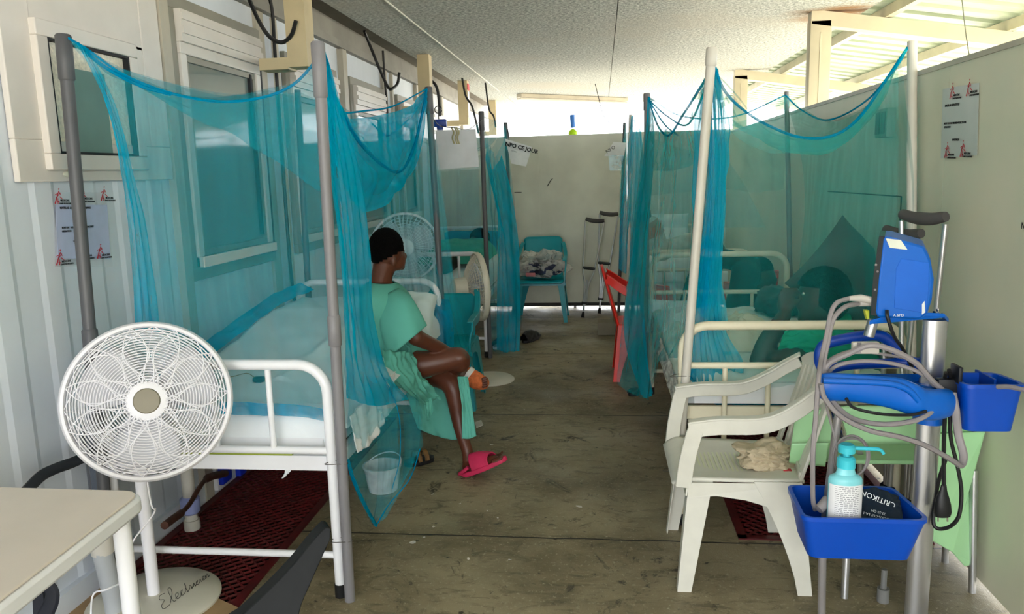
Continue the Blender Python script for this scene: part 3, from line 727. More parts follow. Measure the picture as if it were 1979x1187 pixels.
# crumpled rag on the white chair
def crumple(c, r, amp, seed, nf=2.2, squash=.6, sub=5):
    bm = bmesh.new(); bmesh.ops.create_icosphere(bm, subdivisions=sub, radius=1)
    for v in bm.verts:
        p = v.co.copy(); d = 1 + amp * (noise.noise(p * nf + Vector((seed, 0, 0))) * 1.2 + .7 * abs(noise.noise(p * nf * 2.3 + Vector((0, seed, 0)))) - .35 * abs(noise.noise(p * nf * 4.7 + Vector((0, 0, seed)))))
        v.co = Vector((p.x * r[0] * d, p.y * r[1] * d, p.z * r[2] * d))
        if v.co.z < -r[2] * squash: v.co.z = -r[2] * squash
        v.co += Vector(c)
    return MB().bm(bm)
RAG = mat('beige_rag', (196, 180, 152), .9, noise_amt=.12, bump=.4, bump_scale=30)
rg = crumple(Vector((.6, 2.86, .437)), (.105, .085, .05), .42, 3.1, 1.5); o = tag(rg.build('crumpled_rag', RAG), 'crumpled beige rag lying on the white armchair seat', 'rag')
MB().box(Vector((.665, 2.775, .412)), (.03, .02, .012), ch=.003).build('red_patch', mat('red_cloth', (190, 50, 60), .8), o)

# green moulded chair on metal legs
GRN = mat('mint_plastic', (172, 222, 168), .4, noise_amt=.03)
gc = empty('metal_legged_chair', (1.03, 2.98, 0), 'pale green plastic chair with metal legs behind the monitor trolley', 'chair')
mb = MB(); rows = []
pts_back = []
# seat shell
vs = []; nx, ny = 20, 20
def gseat(u, v): return Vector((1.03 + .215 * (u * 2 - 1) , 2.80 + .36 * v, .44 - .02 * math.sin(PI * v) * math.sin(PI * u)))
S_ = [[gseat(i / 19, j / 19) for j in range(20)] for i in range(20)]
mb.loft([[p for p in r] for r in S_], caps=False, closed_ring=False); mb.build('seat', GRN, gc, solid=.012)
mb = MB()
# backrest: curved panel with an open slot, its top edge facing the camera
def gback(a, h): # a -1..1
    x = .98 + .30 * a; y = 2.70 + .05 * a * a + .07 * (1 - h) ; z = .43 + .25 * h - .05 * abs(a) ** 3 * h
    return Vector((x, y, z))
for h0, h1, a0, a1 in ((.42, 1., -1, 1), (0, .42, -1, -.6), (0, .42, .6, 1)):
    n1, n2 = 24, 10; vs = [gback(a0 + (a1 - a0) * i / (n1 - 1), h0 + (h1 - h0) * j / (n2 - 1)) for i in range(n1) for j in range(n2)]
    mb.add(vs, [(i * n2 + j, i * n2 + j + 1, (i + 1) * n2 + j + 1, (i + 1) * n2 + j) for i in range(n1 - 1) for j in range(n2 - 1)])
mb.build('backrest', GRN, gc, solid=.014)
# side apron running down to the leg
mb = MB(); a0 = [P(1905, 835, 2.75), P(1888, 900, 2.78), P(1878, 960, 2.8), P(1884, 1092, 2.72), P(1865, 1096, 2.7), P(1840, 1068, 2.66), P(1800, 1045, 2.62), P(1800, 840, 2.7)]
mb.prism(a0, (0, .012, 0)); mb.build('side_panel', GRN, gc, smooth=False, bevel=.004)
for a, b_ in (((1868, 1092, 2.74), (1890, 1200, 2.66)), ((1822, 1055, 2.9), (1834, 1148, 2.95)), ((1655, 1010, 2.9), (1668, 1092, 2.98)), ((1640, 1000, 2.7), (1630, 1190, 2.62))):
    pa = P(*a); pb = P(*b_); pb = pa + (pb - pa) * (pa.z / (pa.z - pb.z)) if pa.z - pb.z > .01 else pb
    MB().cyl(pb, Vector((pa.x, pa.y, .44)), .0125, 12).build('leg', ALU, gc)

# dark armchair whose back corner shows at the lower edge of the view
bc = empty('dark_chair', (-.85, 1.12, 0), 'black plastic chair, only its curved back corner showing beside the table', 'chair')
BLK = mat('charcoal_plastic', (20, 22, 24), .6, noise_amt=.1, noise_scale=40, spec=.2)
tip = P(627, 1026, 1.42)
def bback(u, v):
    x = -1.02 + (tip.x + 1.02) * u; y = 1.42 + .10 * math.sin(PI * u) * (1 - v) - .1 * (1 - v); z = .40 + (tip.z - .40) * v * (1 - .0 * u)
    z -= (.17 * (1 - u) ** 2 + .02 * (1 - u)) * v * 0
    x += -.10 * (1 - v) * u
    return Vector((x, y, z))
vs = [bback(i / 23, j / 19) for i in range(24) for j in range(20)]
mb = MB()
# outline of the back: a curved blade rising to the corner
bl = [P(640, 1022, 1.42), P(628, 1020, 1.42), P(600, 1050, 1.4), P(566, 1092, 1.38), P(520, 1140, 1.36), P(470, 1187, 1.34), P(440, 1215, 1.33), P(445, 1300, 1.3), P(560, 1330, 1.3), P(575, 1230, 1.34), P(580, 1180, 1.36), P(600, 1130, 1.38), P(622, 1080, 1.4), P(637, 1045, 1.42)]
mb.prism(spl(bl + [bl[0]], 60)[:-1], (-.02, .03, 0)); mb.build('backrest', BLK, bc, bevel=.006)
z_ = .42
mb = MB(); heap(mb, -1.02, -.6, .95, 1.32, z_ - .02, lambda u, v, x, y: z_ - .02 * math.sin(PI * u) * math.sin(PI * v), 16, 16, .03); mb.build('seat', BLK, bc)
for a, b_ in ((-1.0, .97), (-.62, .97), (-1.0, 1.3), (-.62, 1.3)): MB().tube([(a, b_, .4), (a * 1.01, b_, 0)], [.022, .014], 10).build('leg', BLK, bc)
MB().tube([(-.62, 1.3, .38), P(560, 1300, 1.3)], .02, 10).build('back_support', BLK, bc)

# ---------------------------------------------------------------- table
TT = mat('table_laminate', (218, 206, 194), .4, noise_amt=.05, noise_scale=3)
tb = empty('table', (-1.5, 1.4, 0), 'white table with a beige top in front of the round-based fan', 'table')
ta, tc_ = G(284, 948, .745), G(-60, 1215, .745)
c4 = [ta, Vector((tc_.x, tc_.y, .745)), Vector((-1.86, tc_.y - .0, .745)), Vector((-1.86, ta.y + .01, .745))]
def roundpoly(pts, r, n=6):
    out = []
    k = len(pts)
    for i, p in enumerate(pts):
        a = (pts[i - 1] - p).normalized(); b = (pts[(i + 1) % k] - p).normalized()
        for j in range(n + 1):
            f = j / n; out.append(p + a * r * (1 - f) ** 2 + b * r * f ** 2)
    return out
mb = MB(); mb.prism([p - Vector((0, 0, .045)) for p in roundpoly(c4, .05)], (0, 0, .04)); mb.build('table_edge', WHITE, tb, bevel=.008)
ctr = (c4[0] + c4[2]) / 2
mb = MB(); mb.prism([ctr + (p - ctr) * .975 - Vector((0, 0, .004)) for p in roundpoly(c4, .05)], (0, 0, .006)); mb.build('tabletop', TT, tb, bevel=.002)
lg = ta + Vector((-.045, -.05, 0))
for q in (lg, Vector((lg.x + .01, .3, 0)), Vector((-1.8, .3, 0)), Vector((-1.8, lg.y, 0))):
    MB().cyl((q.x, q.y, 0), (q.x, q.y, .705), .021, 20).build('leg', WHITE, tb)
# black bag strap hanging under the table
mb = MB(); mb.prism([P(62, 1140, 1.5), P(80, 1128, 1.5), P(88, 1187, 1.5), P(92, 1260, 1.5), P(66, 1260, 1.5)], (0, .03, 0)); mb.tube(spl([P(82, 1128, 1.5), P(100, 1140, 1.5), P(99, 1165, 1.5), P(84, 1195, 1.5)], 14), .008, 8, flat=2.2)
o = tag(mb.build('bag_strap', mat('navy_strap', (20, 24, 36), .7), bevel=.003), 'dark strap hanging under the beige table', 'strap')

# ---------------------------------------------------------------- fans
FW = mat('fan_white', (236, 234, 240), .35, noise_amt=.02)
FANB = mat('fan_blade', (205, 205, 212), .4, noise_amt=.03)
def fan(root, head, nrm, R, base, m, wire, nring=20, nspoke=20, seg=72, spiral=.55, hub='gold', wr=.0016, detail=True, upv=(0, 0, 1)):
    n = Vector(nrm).normalized(); u = Vector(upv).cross(n).normalized(); v = n.cross(u)
    M = Matrix(((u.x, v.x, n.x, head[0]), (u.y, v.y, n.y, head[1]), (u.z, v.z, n.z, head[2]), (0, 0, 0, 1)))
    dm = .055 * R / .25; d2 = -.11 * R / .25
    def zf(r): t = r / R; return dm * (1 - t ** 2.4)
    def zb(r): t = r / R; return d2 * (1 - t ** 3)
    rim = MB(M); prof = [(R * .955, .006), (R * .965, .014), (R * 1.0, .012), (R * 1.03, .002), (R * 1.03, -.02), (R * 1.0, -.03), (R * .96, -.026), (R * .955, -.01)]
    rim.loft([[Vector((r * math.cos(2 * PI * j / 72), r * math.sin(2 * PI * j / 72), z)) for r, z in prof] for j in range(73)], caps=False, M=M); rm = rim.build('rim', m, root)
    for nm, zz, sg in (('front_grille', zf, 1), ('rear_grille', zb, -1)):
        g = MB()
        for k in range(nring):
            r = R * (.24 + .72 * k / (nring - 1)); g.tube([Vector((r * math.cos(2 * PI * j / seg), r * math.sin(2 * PI * j / seg), zz(r))) for j in range(seg)], wr, 5 if detail else 4, closed=True, M=M)
        for k in range(nspoke):
            a0 = 2 * PI * k / nspoke
            for sp_ in ((spiral, -spiral) if (detail and sg > 0) else (spiral * .2,)):
                pts = []
                for j in range(11):
                    t = j / 10; r = R * (.22 + .745 * t); a = a0 + sp_ * math.sin(PI * t) * (1 if k % 2 else .4); pts.append(Vector((r * math.cos(a), r * math.sin(a), zz(r) + .0015 * sg)))
                g.tube(pts, wr * 1.05, 5 if detail else 4, M=M)
        g.build(nm, wire, root)
    hb = MB(); hb.lathe([(0.001, dm + .004), (R * .2, dm + .004), (R * .245, dm - .002), (R * .25, dm - .012), (R * .2, dm - .016), (.001, dm - .016)], M=M, seg=40); h_ = hb.build('hub', m, root)
    if hub: MB().lathe([(.001, dm + .007), (R * .15, dm + .007), (R * .165, dm + .003), (.001, dm + .002)], M=M, seg=32).build('hub_cap', mat('bronze_badge', (112, 104, 82), .35, metal=.15), h_)
    bl = MB()
    for k in range(3):
        a0 = 2 * PI * k / 3 + .4; rows = []
        for i in range(9):
            r = R * (.14 + .72 * i / 8); wdt = .35 + .35 * math.sin(PI * (.15 + .75 * i / 8)); rows.append([Vector((r * math.cos(a0 + (f - .5) * wdt * 2), r * math.sin(a0 + (f - .5) * wdt * 2), -.035 + (f - .5) * .05 * (1 - .3 * i / 8))) for f in [j / 8 for j in range(9)]])
        bl.loft(rows, caps=False, M=M, closed_ring=False)
    bl.cyl((0, 0, -.07), (0, 0, .0), R * .17, 24, M=M); bl.build('blades', FANB, root, solid=.003)
    mo = MB(); mo.tube([M @ Vector((0, 0, -.09)), M @ Vector((0, 0, -.11)), M @ Vector((0, 0, -.19)), M @ Vector((0, 0, -.215))], [R * .3, R * .34, R * .3, R * .16], 24); mo.build('motor_housing', m, root)
    b0 = M @ Vector((0, 0, -.15)); bx = Vector(base)
    nk = MB(); nk.tube([b0, Vector((bx.x, bx.y, b0.z - .1)), Vector((bx.x, bx.y, b0.z - .2))], [.03, .028, .024], 14); nk.build('neck', m, root)
    MB().cyl((bx.x, bx.y, .02), (bx.x, bx.y, b0.z - .18), .0215, 18).build('pole', m, root)
    return M
fb = G(300, 1168); fb.z = .012
f1 = empty('pedestal_fan', fb, 'white pedestal fan in front of the first bed, its round base marked Electricien', 'fan')
hd = P(287, 775, fb.y - .13)
fan(f1, hd, Vector((.52, -1, .30)), .253, fb + Vector((.0, .0, 0)), FW, FW, wr=.0017, nring=22, nspoke=22)
BASEM = mat('fan_base', (212, 208, 192), .35, noise_amt=.06, noise_scale=4)
bs = MB().lathe([(.001, .03), (.03, .032), (.15, .026), (.215, .018), (.228, .008), (.228, 0), (.001, 0)], c=fb, seg=56).build('base', BASEM, f1)
# marker writing on the base
mk = MB()
wp = lambda x, y: (lambda p: p)(G(x, y, .0))
def onb(x, y):
    p = G(x, y, .042); d = (p - fb).length; return G(x, y, .0465 if d < .05 else .0465 - .012 * max(0, (math.hypot(p.x - fb.x, p.y - fb.y) - .05) / .165))
def stroke(pts): mk.tube([onb(*p) + Vector((0, 0, .001)) for p in [(float(a), float(b)) for a, b, _ in cr([(x, y, 0) for x, y in pts], len(pts) * 5)]], .0009, 5)
LET = {'E': ([(8, 17), (3, 18), (1, 14), (5, 10), (0, 6), (1, 1), (8, 1)], 9), 'l': ([(0, 3), (6, 12), (7, 20), (4, 21), (3, 12), (4, 2), (7, 1)], 7), 'e': ([(0, 3), (5, 6), (5, 9), (2, 9), (1, 4), (3, 1), (7, 2)], 7),
       'c': ([(0, 3), (5, 9), (2, 8), (1, 3), (4, 1), (7, 3)], 7), 't': ([(0, 3), (4, 12), (4, 17), (3, 6), (4, 1), (7, 3)], 7), 'r': ([(0, 3), (2, 9), (4, 8), (4, 2), (7, 3)], 7), 'i': ([(0, 3), (3, 9), (3, 2), (6, 3)], 6), 'n': ([(0, 3), (1, 8), (1, 2), (4, 9), (6, 8), (6, 1), (9, 3)], 9)}
x0_ = 0.
for ch in 'Electricien':
    pts_, w_ = LET[ch]; k_ = 1.9 - .9 * min(1, x0_ / 60)
    stroke([(316 + (x0_ + a * k_ * .75) * 1.12 - b_ * k_ * .34, 1180 - (x0_ + a * k_ * .75) * .82 - b_ * k_ * .72) for a, b_ in pts_]); x0_ += w_ * k_ * .78
mk.build('marker_writing', INK, bs)
mk = MB(); cc = f1
# mains lead
tag(MB().tube(spl([Vector((fb.x + .03, fb.y - .02, .72)), P(290, 965, 2.2), P(300, 985, 2.2), P(285, 1010, 2.2), P(258, 1045, 2.15), P(248, 1080, 2.1), P(246, 1115, 2.05), P(256, 1132, 2.0), P(250, 1138, 2.0), P(236, 1128, 2.0), P(205, 1140, 1.95), P(180, 1150, 1.95), P(176, 1200, 1.9), P(178, 1260, 1.88)], 70), .0028, 8).build('mains_lead', FW), 'thin white mains lead trailing from the front fan over its base', 'cord')
# cardboard under the base
tag(MB().prism([Vector((fb.x - .33, fb.y - .25, .007)), Vector((fb.x + .26, fb.y - .3, .007)), Vector((fb.x + .33, fb.y - .02, .007)), Vector((fb.x + .1, fb.y + .1, .007)), Vector((fb.x - .28, fb.y + .2, .007))], (0, 0, .004)).build('cardboard_sheet', mat('cardboard', (172, 142, 104), .9, noise_amt=.15)), 'brown cardboard sheet under the front fan base', 'cardboard')

FIV = mat('fan_ivory', (214, 206, 188), .45, noise_amt=.06)
f2 = empty('pedestal_fan', (-.87, 5.53, 0), 'ivory pedestal fan seen side-on beside the turquoise chair', 'fan')
fan(f2, P(928, 554, 5.45), Vector((1, .42, .03)), .24, (-.97, 5.50, 0), FIV, FIV, nring=11, nspoke=56, seg=48, spiral=.15, wr=.0024, detail=False, hub=None)
MB().lathe([(.001, .03), (.03, .03), (.17, .022), (.19, .008), (.19, 0), (.001, 0)], c=(-.84, 5.55, 0), seg=40).build('base', BASEM, f2)
f3 = empty('pedestal_fan', (-1.40, 5.66, 0), 'white pedestal fan behind the seated patient\'s head, seen through netting', 'fan')
fan(f3, P(783, 478, 5.5), Vector((.32, -1, .05)), .245, (-1.40, 5.66, 0), FW, FW, nring=9, nspoke=44, seg=48, spiral=.2, wr=.0016, detail=False, hub=None)
MB().lathe([(.001, .03), (.17, .022), (.19, .008), (.19, 0), (.001, 0)], c=(-1.40, 5.66, 0), seg=32).build('base', BASEM, f3)
# ================================================================ PEOPLE
SKIN = mat('dark_brown_skin', (94, 52, 36), .42, noise_amt=.08, noise_scale=9, bump=.05, bump_scale=60)
SKIN2 = mat('deep_brown_skin', (54, 37, 30), .5, noise_amt=.08, noise_scale=9)
HAIR = mat('short_black_hair', (6, 5, 5), .95, spec=.1, noise_amt=.2, noise_scale=60, bump=1., bump_scale=160)
GOWN = mat('green_gown', (92, 172, 156), .85, noise_amt=.05, noise_scale=5, bump=.35, bump_scale=12)
NAIL = mat('nail', (150, 100, 84), .4)

# ---- seated patient
YH = 3.72
sp = empty('person', (-1.0, 3.75, 0), 'person in a green gown sitting on the bed edge, head turned away, one foot bandaged', 'person')
b = MB()
hc = P(750, 487, YH)
b.ell(hc + Vector((-.004, 0, .018)), (.078, .080, .092)); b.ell(hc + Vector((.032, .035, -.040)), (.046, .05, .058))
b.ell(hc + Vector((.062, .082, -.030)), (.013, .014, .018))   # nose
b.ell(hc + Vector((.044, .062, -.082)), (.022, .022, .018))
b.ell(hc + Vector((.058, .07, -.062)), (.012, .016, .008))
limb(b, [(P(744, 510, YH), .058), (P(738, 535, YH), .053), (P(736, 552, YH + .01), .066), (P(738, 590, YH + .02), .1)])
ear = hc + Vector((.040, -.060, -.040)); b.ell(ear, (.015, .010, .027))
b.ell(hc + Vector((.058, .05, .0)), (.014, .026, .012))
# trunk
limb(b, [(P(745, 600, YH + .05), .12), (P(752, 650, YH + .06), .115), (P(765, 700, YH + .1), .125)])
# shoulders and arms
limb(b, [(P(762, 588, YH - .1), .052), (P(790, 632, YH - .13), .044), (P(805, 652, YH - .13), .04)])
limb(b, [(P(803, 652, YH - .13), .041), (P(830, 664, YH - .06), .036), (P(858, 676, YH + .02), .028), (P(870, 686, YH + .05), .024)])
limb(b, [(P(745, 590, YH + .2), .052), (P(785, 640, YH + .22), .042), (P(808, 672, YH + .2), .038), (P(836, 684, YH + .16), .032), (P(868, 694, YH + .14), .026)])
# palms of both hands clasped round the knee
for q, dy in ((P(876, 691, YH + .07), 0), (P(876, 698, YH + .16), .02)):
    b.ell(q, (.032, .022, .036))
    for k in range(4):
        a = q + Vector((.012 - .004 * k, .0, -.010 - .0)) + Vector((0, (k - 1.5) * .018, 0))
        limb(b, [(a, .0092), (a + Vector((.022, .0, -.022)), .0088), (a + Vector((.026, .004, -.044)), .008), (a + Vector((.014, .006, -.058 + .004 * abs(k - 1.5))), .007)], 8)
    limb(b, [(q + Vector((0, -.02, .01)), .011), (q + Vector((.028, -.022, .006)), .0095), (q + Vector((.048, -.014, -.008)), .0085)], 8)
# near thigh, knee and lower leg folding behind the knee
limb(b, [(P(772, 703, YH + .0), .088), (P(810, 705, YH - .02), .072), (P(850, 699, YH - .01), .060), (P(884, 692, YH + .02), .055), (P(889, 700, YH + .04), .054)])
limb(b, [(P(887, 698, YH + .06), .052), (P(878, 712, YH + .2), .048), (P(888, 718, YH + .3), .04), (P(902, 724, YH + .36), .036)])
b.ell(P(889, 692, YH + .0), (.038, .036, .036))
# far leg down to the foot
limb(b, [(P(790, 715, YH + .2), .08), (P(835, 722, YH + .17), .068), (P(864, 736, YH + .12), .056), (P(876, 752, YH + .10), .052), (P(881, 775, YH + .09), .047), (P(886, 805, YH + .08), .041), (P(893, 840, YH + .05), .033), (P(903, 872, YH + .02), .030), (P(906, 890, YH + .02), .034)])
hl = P(905, 903, YH + .0); toe = P(968, 884, YH - .06)
limb(b, [(hl, .033), (P(925, 900, YH - .02), .034), (P(946, 893, YH - .045), .030), (P(957, 888, YH - .055), .024)])
for k in range(5):
    q = P(955, 889, YH - .055) + Vector((.004, .036 - .018 * k, .004)); L_ = (.030, .034, .036, .034, .05)[::-1][k] if k < 5 else .03
    r0 = (.013, .009, .009, .0085, .008)[::-1][k] if False else (.008, .0085, .009, .0095, .0135)[k]
    limb(b, [(q, r0 * 1.15), (q + Vector((.022, -.003, .010)), r0), (q + Vector((.034 + .004 * (k == 4), -.005, .028 - .002 * k)), r0 * .9)], 8)
body = organic(b, .0065, 5).build('body', SKIN, sp)
# face details on the turned head
# hair cap
hb_ = MB(); bm = bmesh.new(); bmesh.ops.create_uvsphere(bm, u_segments=40, v_segments=28, radius=1)
for v in list(bm.verts):
    c_ = v.co
    if c_.z < -.66 + .4 * max(0, c_.x + .25) or (c_.x > .42 and c_.y < .5 and c_.z < -.34) or (c_.x * .5 + c_.y * .86 > .62 and c_.z < .35): bm.verts.remove(v)
for v in bm.verts:
    n_ = 1 + .012 * noise.noise(v.co * 9)
    v.co = Vector((v.co.x * .086 * n_, v.co.y * .088 * n_, v.co.z * .102 * n_))
hb_.bm(bm, Matrix.Translation(hc + Vector((-.008, -.003, .016)))); hb_.build('hair', HAIR, sp, solid=.006)
# gown: torso
def ring(c, a, bb, n=40, tilt=0., wob=.0, seed=0):
    out = []
    for j in range(n):
        q = 2 * PI * j / n; w_ = 1 + wob * noise.noise(Vector((math.cos(q) * 2.2, math.sin(q) * 2.2, seed)))
        out.append(Vector(c) + Vector((math.cos(q) * a * w_, math.sin(q) * bb * w_, tilt * math.cos(q) * a)))
    return out
g = MB(); rings = []
for px_, py_, dy, a, bb, tl, wb in ((739, 545, .0, .062, .075, -.1, .02), (741, 552, .01, .085, .13, -.15, .03), (745, 566, .03, .110, .20, -.2, .04), (748, 590, .04, .125, .225, -.1, .06), (752, 620, .05, .135, .20, 0, .08), (757, 650, .06, .145, .19, 0, .1), (765, 680, .08, .155, .19, 0, .14), (775, 705, .1, .175, .2, 0, .16), (782, 722, .12, .16, .19, 0, .1)):
    rings.append(ring(P(px_, py_, YH + dy), a, bb, 56, tl, wb, py_ * .02))
R_ = np.array([[tuple(p) for p in r] for r in rings]); R2 = np.array([cr(R_[:, j], 40) for j in range(R_.shape[1])]).transpose(1, 0, 2)
g.loft([[Vector(p) + Vector((0, 0, 0)) * 0 for p in r] for r in R2], caps=False)
gown = g.build('gown', GOWN, sp, solid=.004)
# wide short sleeves
def sleeve(pts, seed):
    mb = MB(); rings = []
    for i, (c, a, bb, dr) in enumerate(pts):
        T = Vector(dr).normalized(); u = Vector((0, 1, 0)); u = (u - T * u.dot(T)).normalized(); w_ = T.cross(u)
        rings.append([Vector(c) + u * math.cos(2 * PI * j / 36) * bb * (1 + .07 * noise.noise(Vector((math.cos(2 * PI * j / 36) * 2, math.sin(2 * PI * j / 36) * 2, seed + i * .5)))) + w_ * math.sin(2 * PI * j / 36) * a * (1 + .08 * math.sin(5 * 2 * PI * j / 36 + seed) * i / len(pts)) for j in range(36)])
    R_ = np.array([[tuple(p) for p in r] for r in rings]); R2 = np.array([cr(R_[:, j], 18) for j in range(36)]).transpose(1, 0, 2)
    mb.loft([[Vector(p) for p in r] for r in R2], caps=False); return mb.build('sleeve', GOWN, gown, solid=.004)
d_ = (.55, -.1, -1.)
sleeve([(P(752, 568, YH - .06), .055, .05, d_), (P(762, 590, YH - .10), .088, .075, d_), (P(772, 620, YH - .13), .105, .085, d_), (P(781, 648, YH - .14), .118, .092, (.8, 0, -1)), (P(787, 661, YH - .14), .118, .094, (.8, 0, -1))], 1.)
sleeve([(P(750, 570, YH + .16), .06, .05, d_), (P(765, 600, YH + .22), .08, .07, d_), (P(790, 645, YH + .24), .1, .08, (.8, 0, -1))], 4.)
# gown skirt: sheet hanging behind the lower leg, and folds over the lap
sk = MB()
sheet(sk, [[P(762, 708, YH + .16), P(800, 716, YH + .2), P(850, 726, YH + .22), P(893, 728, YH + .2)],
           [P(782, 750, YH + .14), P(820, 756, YH + .18), P(864, 762, YH + .2), P(906, 765, YH + .18)],
           [P(796, 795, YH + .13), P(834, 800, YH + .17), P(876, 804, YH + .18), P(914, 805, YH + .16)],
           [P(808, 829, YH + .12), P(840, 842, YH + .16), P(880, 850, YH + .17), P(921, 843, YH + .15)]], 70, 50, .012, 4, 3, amp_top=.005, rough=.012)
sk.build('gown_skirt', GOWN, gown, solid=.003)
sk = MB()
sheet(sk, [[P(884, 728, YH - .0), P(893, 728, YH + .0), P(904, 728, YH + .02)], [P(892, 785, YH - .02), P(902, 786, YH - .0), P(912, 785, YH + .0)], [P(893, 848, YH - .04), P(907, 848, YH - .03), P(920, 843, YH - .02)]], 16, 30, .003, 2, 6)
sk.build('gown_front_panel', GOWN, gown, solid=.003)
sk = MB()
sheet(sk, [[P(740, 676, YH - .26), P(764, 680, YH - .25), P(786, 680, YH - .18), P(798, 688, YH - .12)],
           [P(742, 700, YH - .33), P(772, 712, YH - .29), P(798, 716, YH - .2), P(812, 722, YH - .12)],
           [P(752, 728, YH - .32), P(786, 744, YH - .28), P(812, 748, YH - .18), P(832, 742, YH - .10)],
           [P(778, 752, YH - .22), P(806, 769, YH - .20), P(828, 772, YH - .1), P(846, 764, YH - .05)],
           [P(812, 762, YH - .06), P(820, 780, YH - .1), P(834, 776, YH - .06), P(852, 768, YH - .02)]], 60, 50, .016, 5, 8, rough=.02)
sheet(sk, [[P(818, 768, YH - .1), P(826, 772, YH - .1), P(834, 768, YH - .1)], [P(821, 795, YH - .1), P(828, 797, YH - .1), P(836, 793, YH - .1)], [P(824, 812, YH - .1), P(828, 814, YH - .1), P(831, 808, YH - .1)]], 14, 16, .005, 2, 8)
sheet(sk, [[P(782, 660, YH - .08), P(800, 650, YH + .02), P(812, 660, YH + .1)], [P(790, 680, YH - .08), P(812, 684, YH + .02), P(838, 690, YH + .12)], [P(800, 690, YH - .06), P(822, 692, YH + .0), P(850, 696, YH + .1)]], 30, 20, .012, 3, 5, rough=.02)
sk.build('gown_lap_folds', GOWN, gown, solid=.003)
# bandaged foot
BAND = mat('orange_bandage', (222, 118, 66), .9, noise_amt=.15, noise_scale=50, bump=.6, bump_scale=90)
bf = MB(); limb(bf, [(P(902, 724, YH + .34), .044), (P(914, 732, YH + .34), .050), (P(926, 738, YH + .33), .046), (P(932, 740, YH + .33), .040)], 20)
bo = organic(bf, .007, 4).build('foot_bandage', BAND, sp)
wb = MB(); wb.tube([P(899, 722, YH + .335), P(906, 728, YH + .335)], [.05, .0535], 22); wb.build('gauze', mat('white_gauze', (228, 224, 220), .9), bo)
tp = MB()
for k in range(4): limb(tp, [(P(934, 733 + 4.5 * k, YH + .30), .011), (P(939, 732 + 4.5 * k, YH + .30), .010)], 8)
tp.build('toes', SKIN, bo)
# pink sandal
PINK = mat('pink_foam', (204, 44, 88), .6, noise_amt=.1, noise_scale=14, bump=.3, bump_scale=30)
ha_ = P(895, 919, YH + .0); tb_ = P(975, 889, YH - .08)
ax = (tb_ - ha_); L0 = ax.length; ax.normalize(); sd_ = Vector((0, 0, 1)).cross(ax).normalized(); upn = ax.cross(sd_)
sl = MB(); rings = []
for i in range(22):
    f = i / 21; w_ = .033 + .012 * math.sin(PI * min(1, f * 1.15) ** .8) + .006 * f; w_ *= math.sqrt(max(0.02, 1 - abs(2 * f - 1) ** 6)); c = ha_ + ax * (f * (L0 + .03) - .015) + upn * (.006 + .006 * math.sin(PI * f) * -1)
    t0 = .012
    rings.append([c + sd_ * w_ - upn * t0, c + sd_ * w_ * 1.04, c + sd_ * w_ + upn * t0, c - sd_ * w_ + upn * t0, c - sd_ * w_ * 1.04, c - sd_ * w_ - upn * t0])
sl.loft(rings); so = sl.build('sandal', PINK, sp, bevel=.003)
st_ = MB(); rows = []
for f0, hh in ((.36, .078), (.50, .072), (.64, .060), (.76, .046)):
    c = ha_ + ax * (f0 * L0) + upn * .012
    rows.append([c + sd_ * (.05 * math.cos(q)) + upn * (hh * math.sin(q) ** .8) for q in [PI * k / 14 for k in range(15)]])
sheet(st_, rows, 40, 22, .001, 3, 2, rough=.002); st_.build('sandal_strap', PINK, so, solid=.007)
st_ = MB(); q0 = ha_ + upn * .02
st_.tube(spl([ha_ + sd_ * .04 + ax * .08 + upn * .035, ha_ + sd_ * .04 + ax * .02 + upn * .02, ha_ - ax * .012 + upn * .016, ha_ - sd_ * .04 + ax * .02 + upn * .02, ha_ - sd_ * .04 + ax * .08 + upn * .035], 20), .009, 8); st_.build('heel_rim', PINK, so)

# ---- patient lying in the right-hand bed, hand raised to the face
lp = empty('person', P(1560, 690, 3.75), 'person in a green gown lying propped up, one hand raised to the face', 'person')
b = MB(); yl = 3.72
h2 = P(1584, 580, yl)
b.ell(h2, (.104, .09, .125)); b.ell(h2 + Vector((-.05, -.02, -.05)), (.05, .05, .06)); b.ell(h2 + Vector((-.10, -.03, -.02)), (.016, .014, .02)); b.ell(h2 + Vector((-.075, -.03, -.085)), (.03, .03, .022))
limb(b, [(h2 + Vector((.03, 0, -.06)), .06), (P(1620, 640, yl + .02), .066), (P(1640, 668, yl), .11)])
limb(b, [(P(1640, 672, yl), .12), (P(1600, 690, yl + .02), .12), (P(1540, 694, yl + .12), .11), (P(1490, 690, yl + .4), .10)])
limb(b, [(P(1610, 668, yl - .12), .06), (P(1545, 690, yl - .2), .052), (P(1472, 700, yl - .22), .045)])
limb(b, [(P(1468, 698, yl - .22), .046), (P(1482, 664, yl - .2), .046), (P(1502, 632, yl - .17), .040), (P(1518, 606, yl - .14), .030)])
limb(b, [(P(1560, 690, yl - .24), .045), (P(1530, 688, yl - .26), .04), (P(1498, 692, yl - .27), .032)])
q = P(1519, 590, yl - .13); b.ell(q, (.042, .028, .040))
for k in range(4):
    a = q + Vector((-.030 + .018 * k, -.006, .028)); limb(b, [(a, .0105), (a + Vector((.004, .0, .026)), .0102), (a + Vector((.016, .004, .046)), .0098), (a + Vector((.032, .006, .040 - .002 * k)), .009), (a + Vector((.036, .006, .022)), .0085)], 8)
limb(b, [(q + Vector((.02, -.02, -.006)), .013), (q + Vector((.044, -.022, .018)), .011), (q + Vector((.062, -.016, .034)), .0095)], 8)
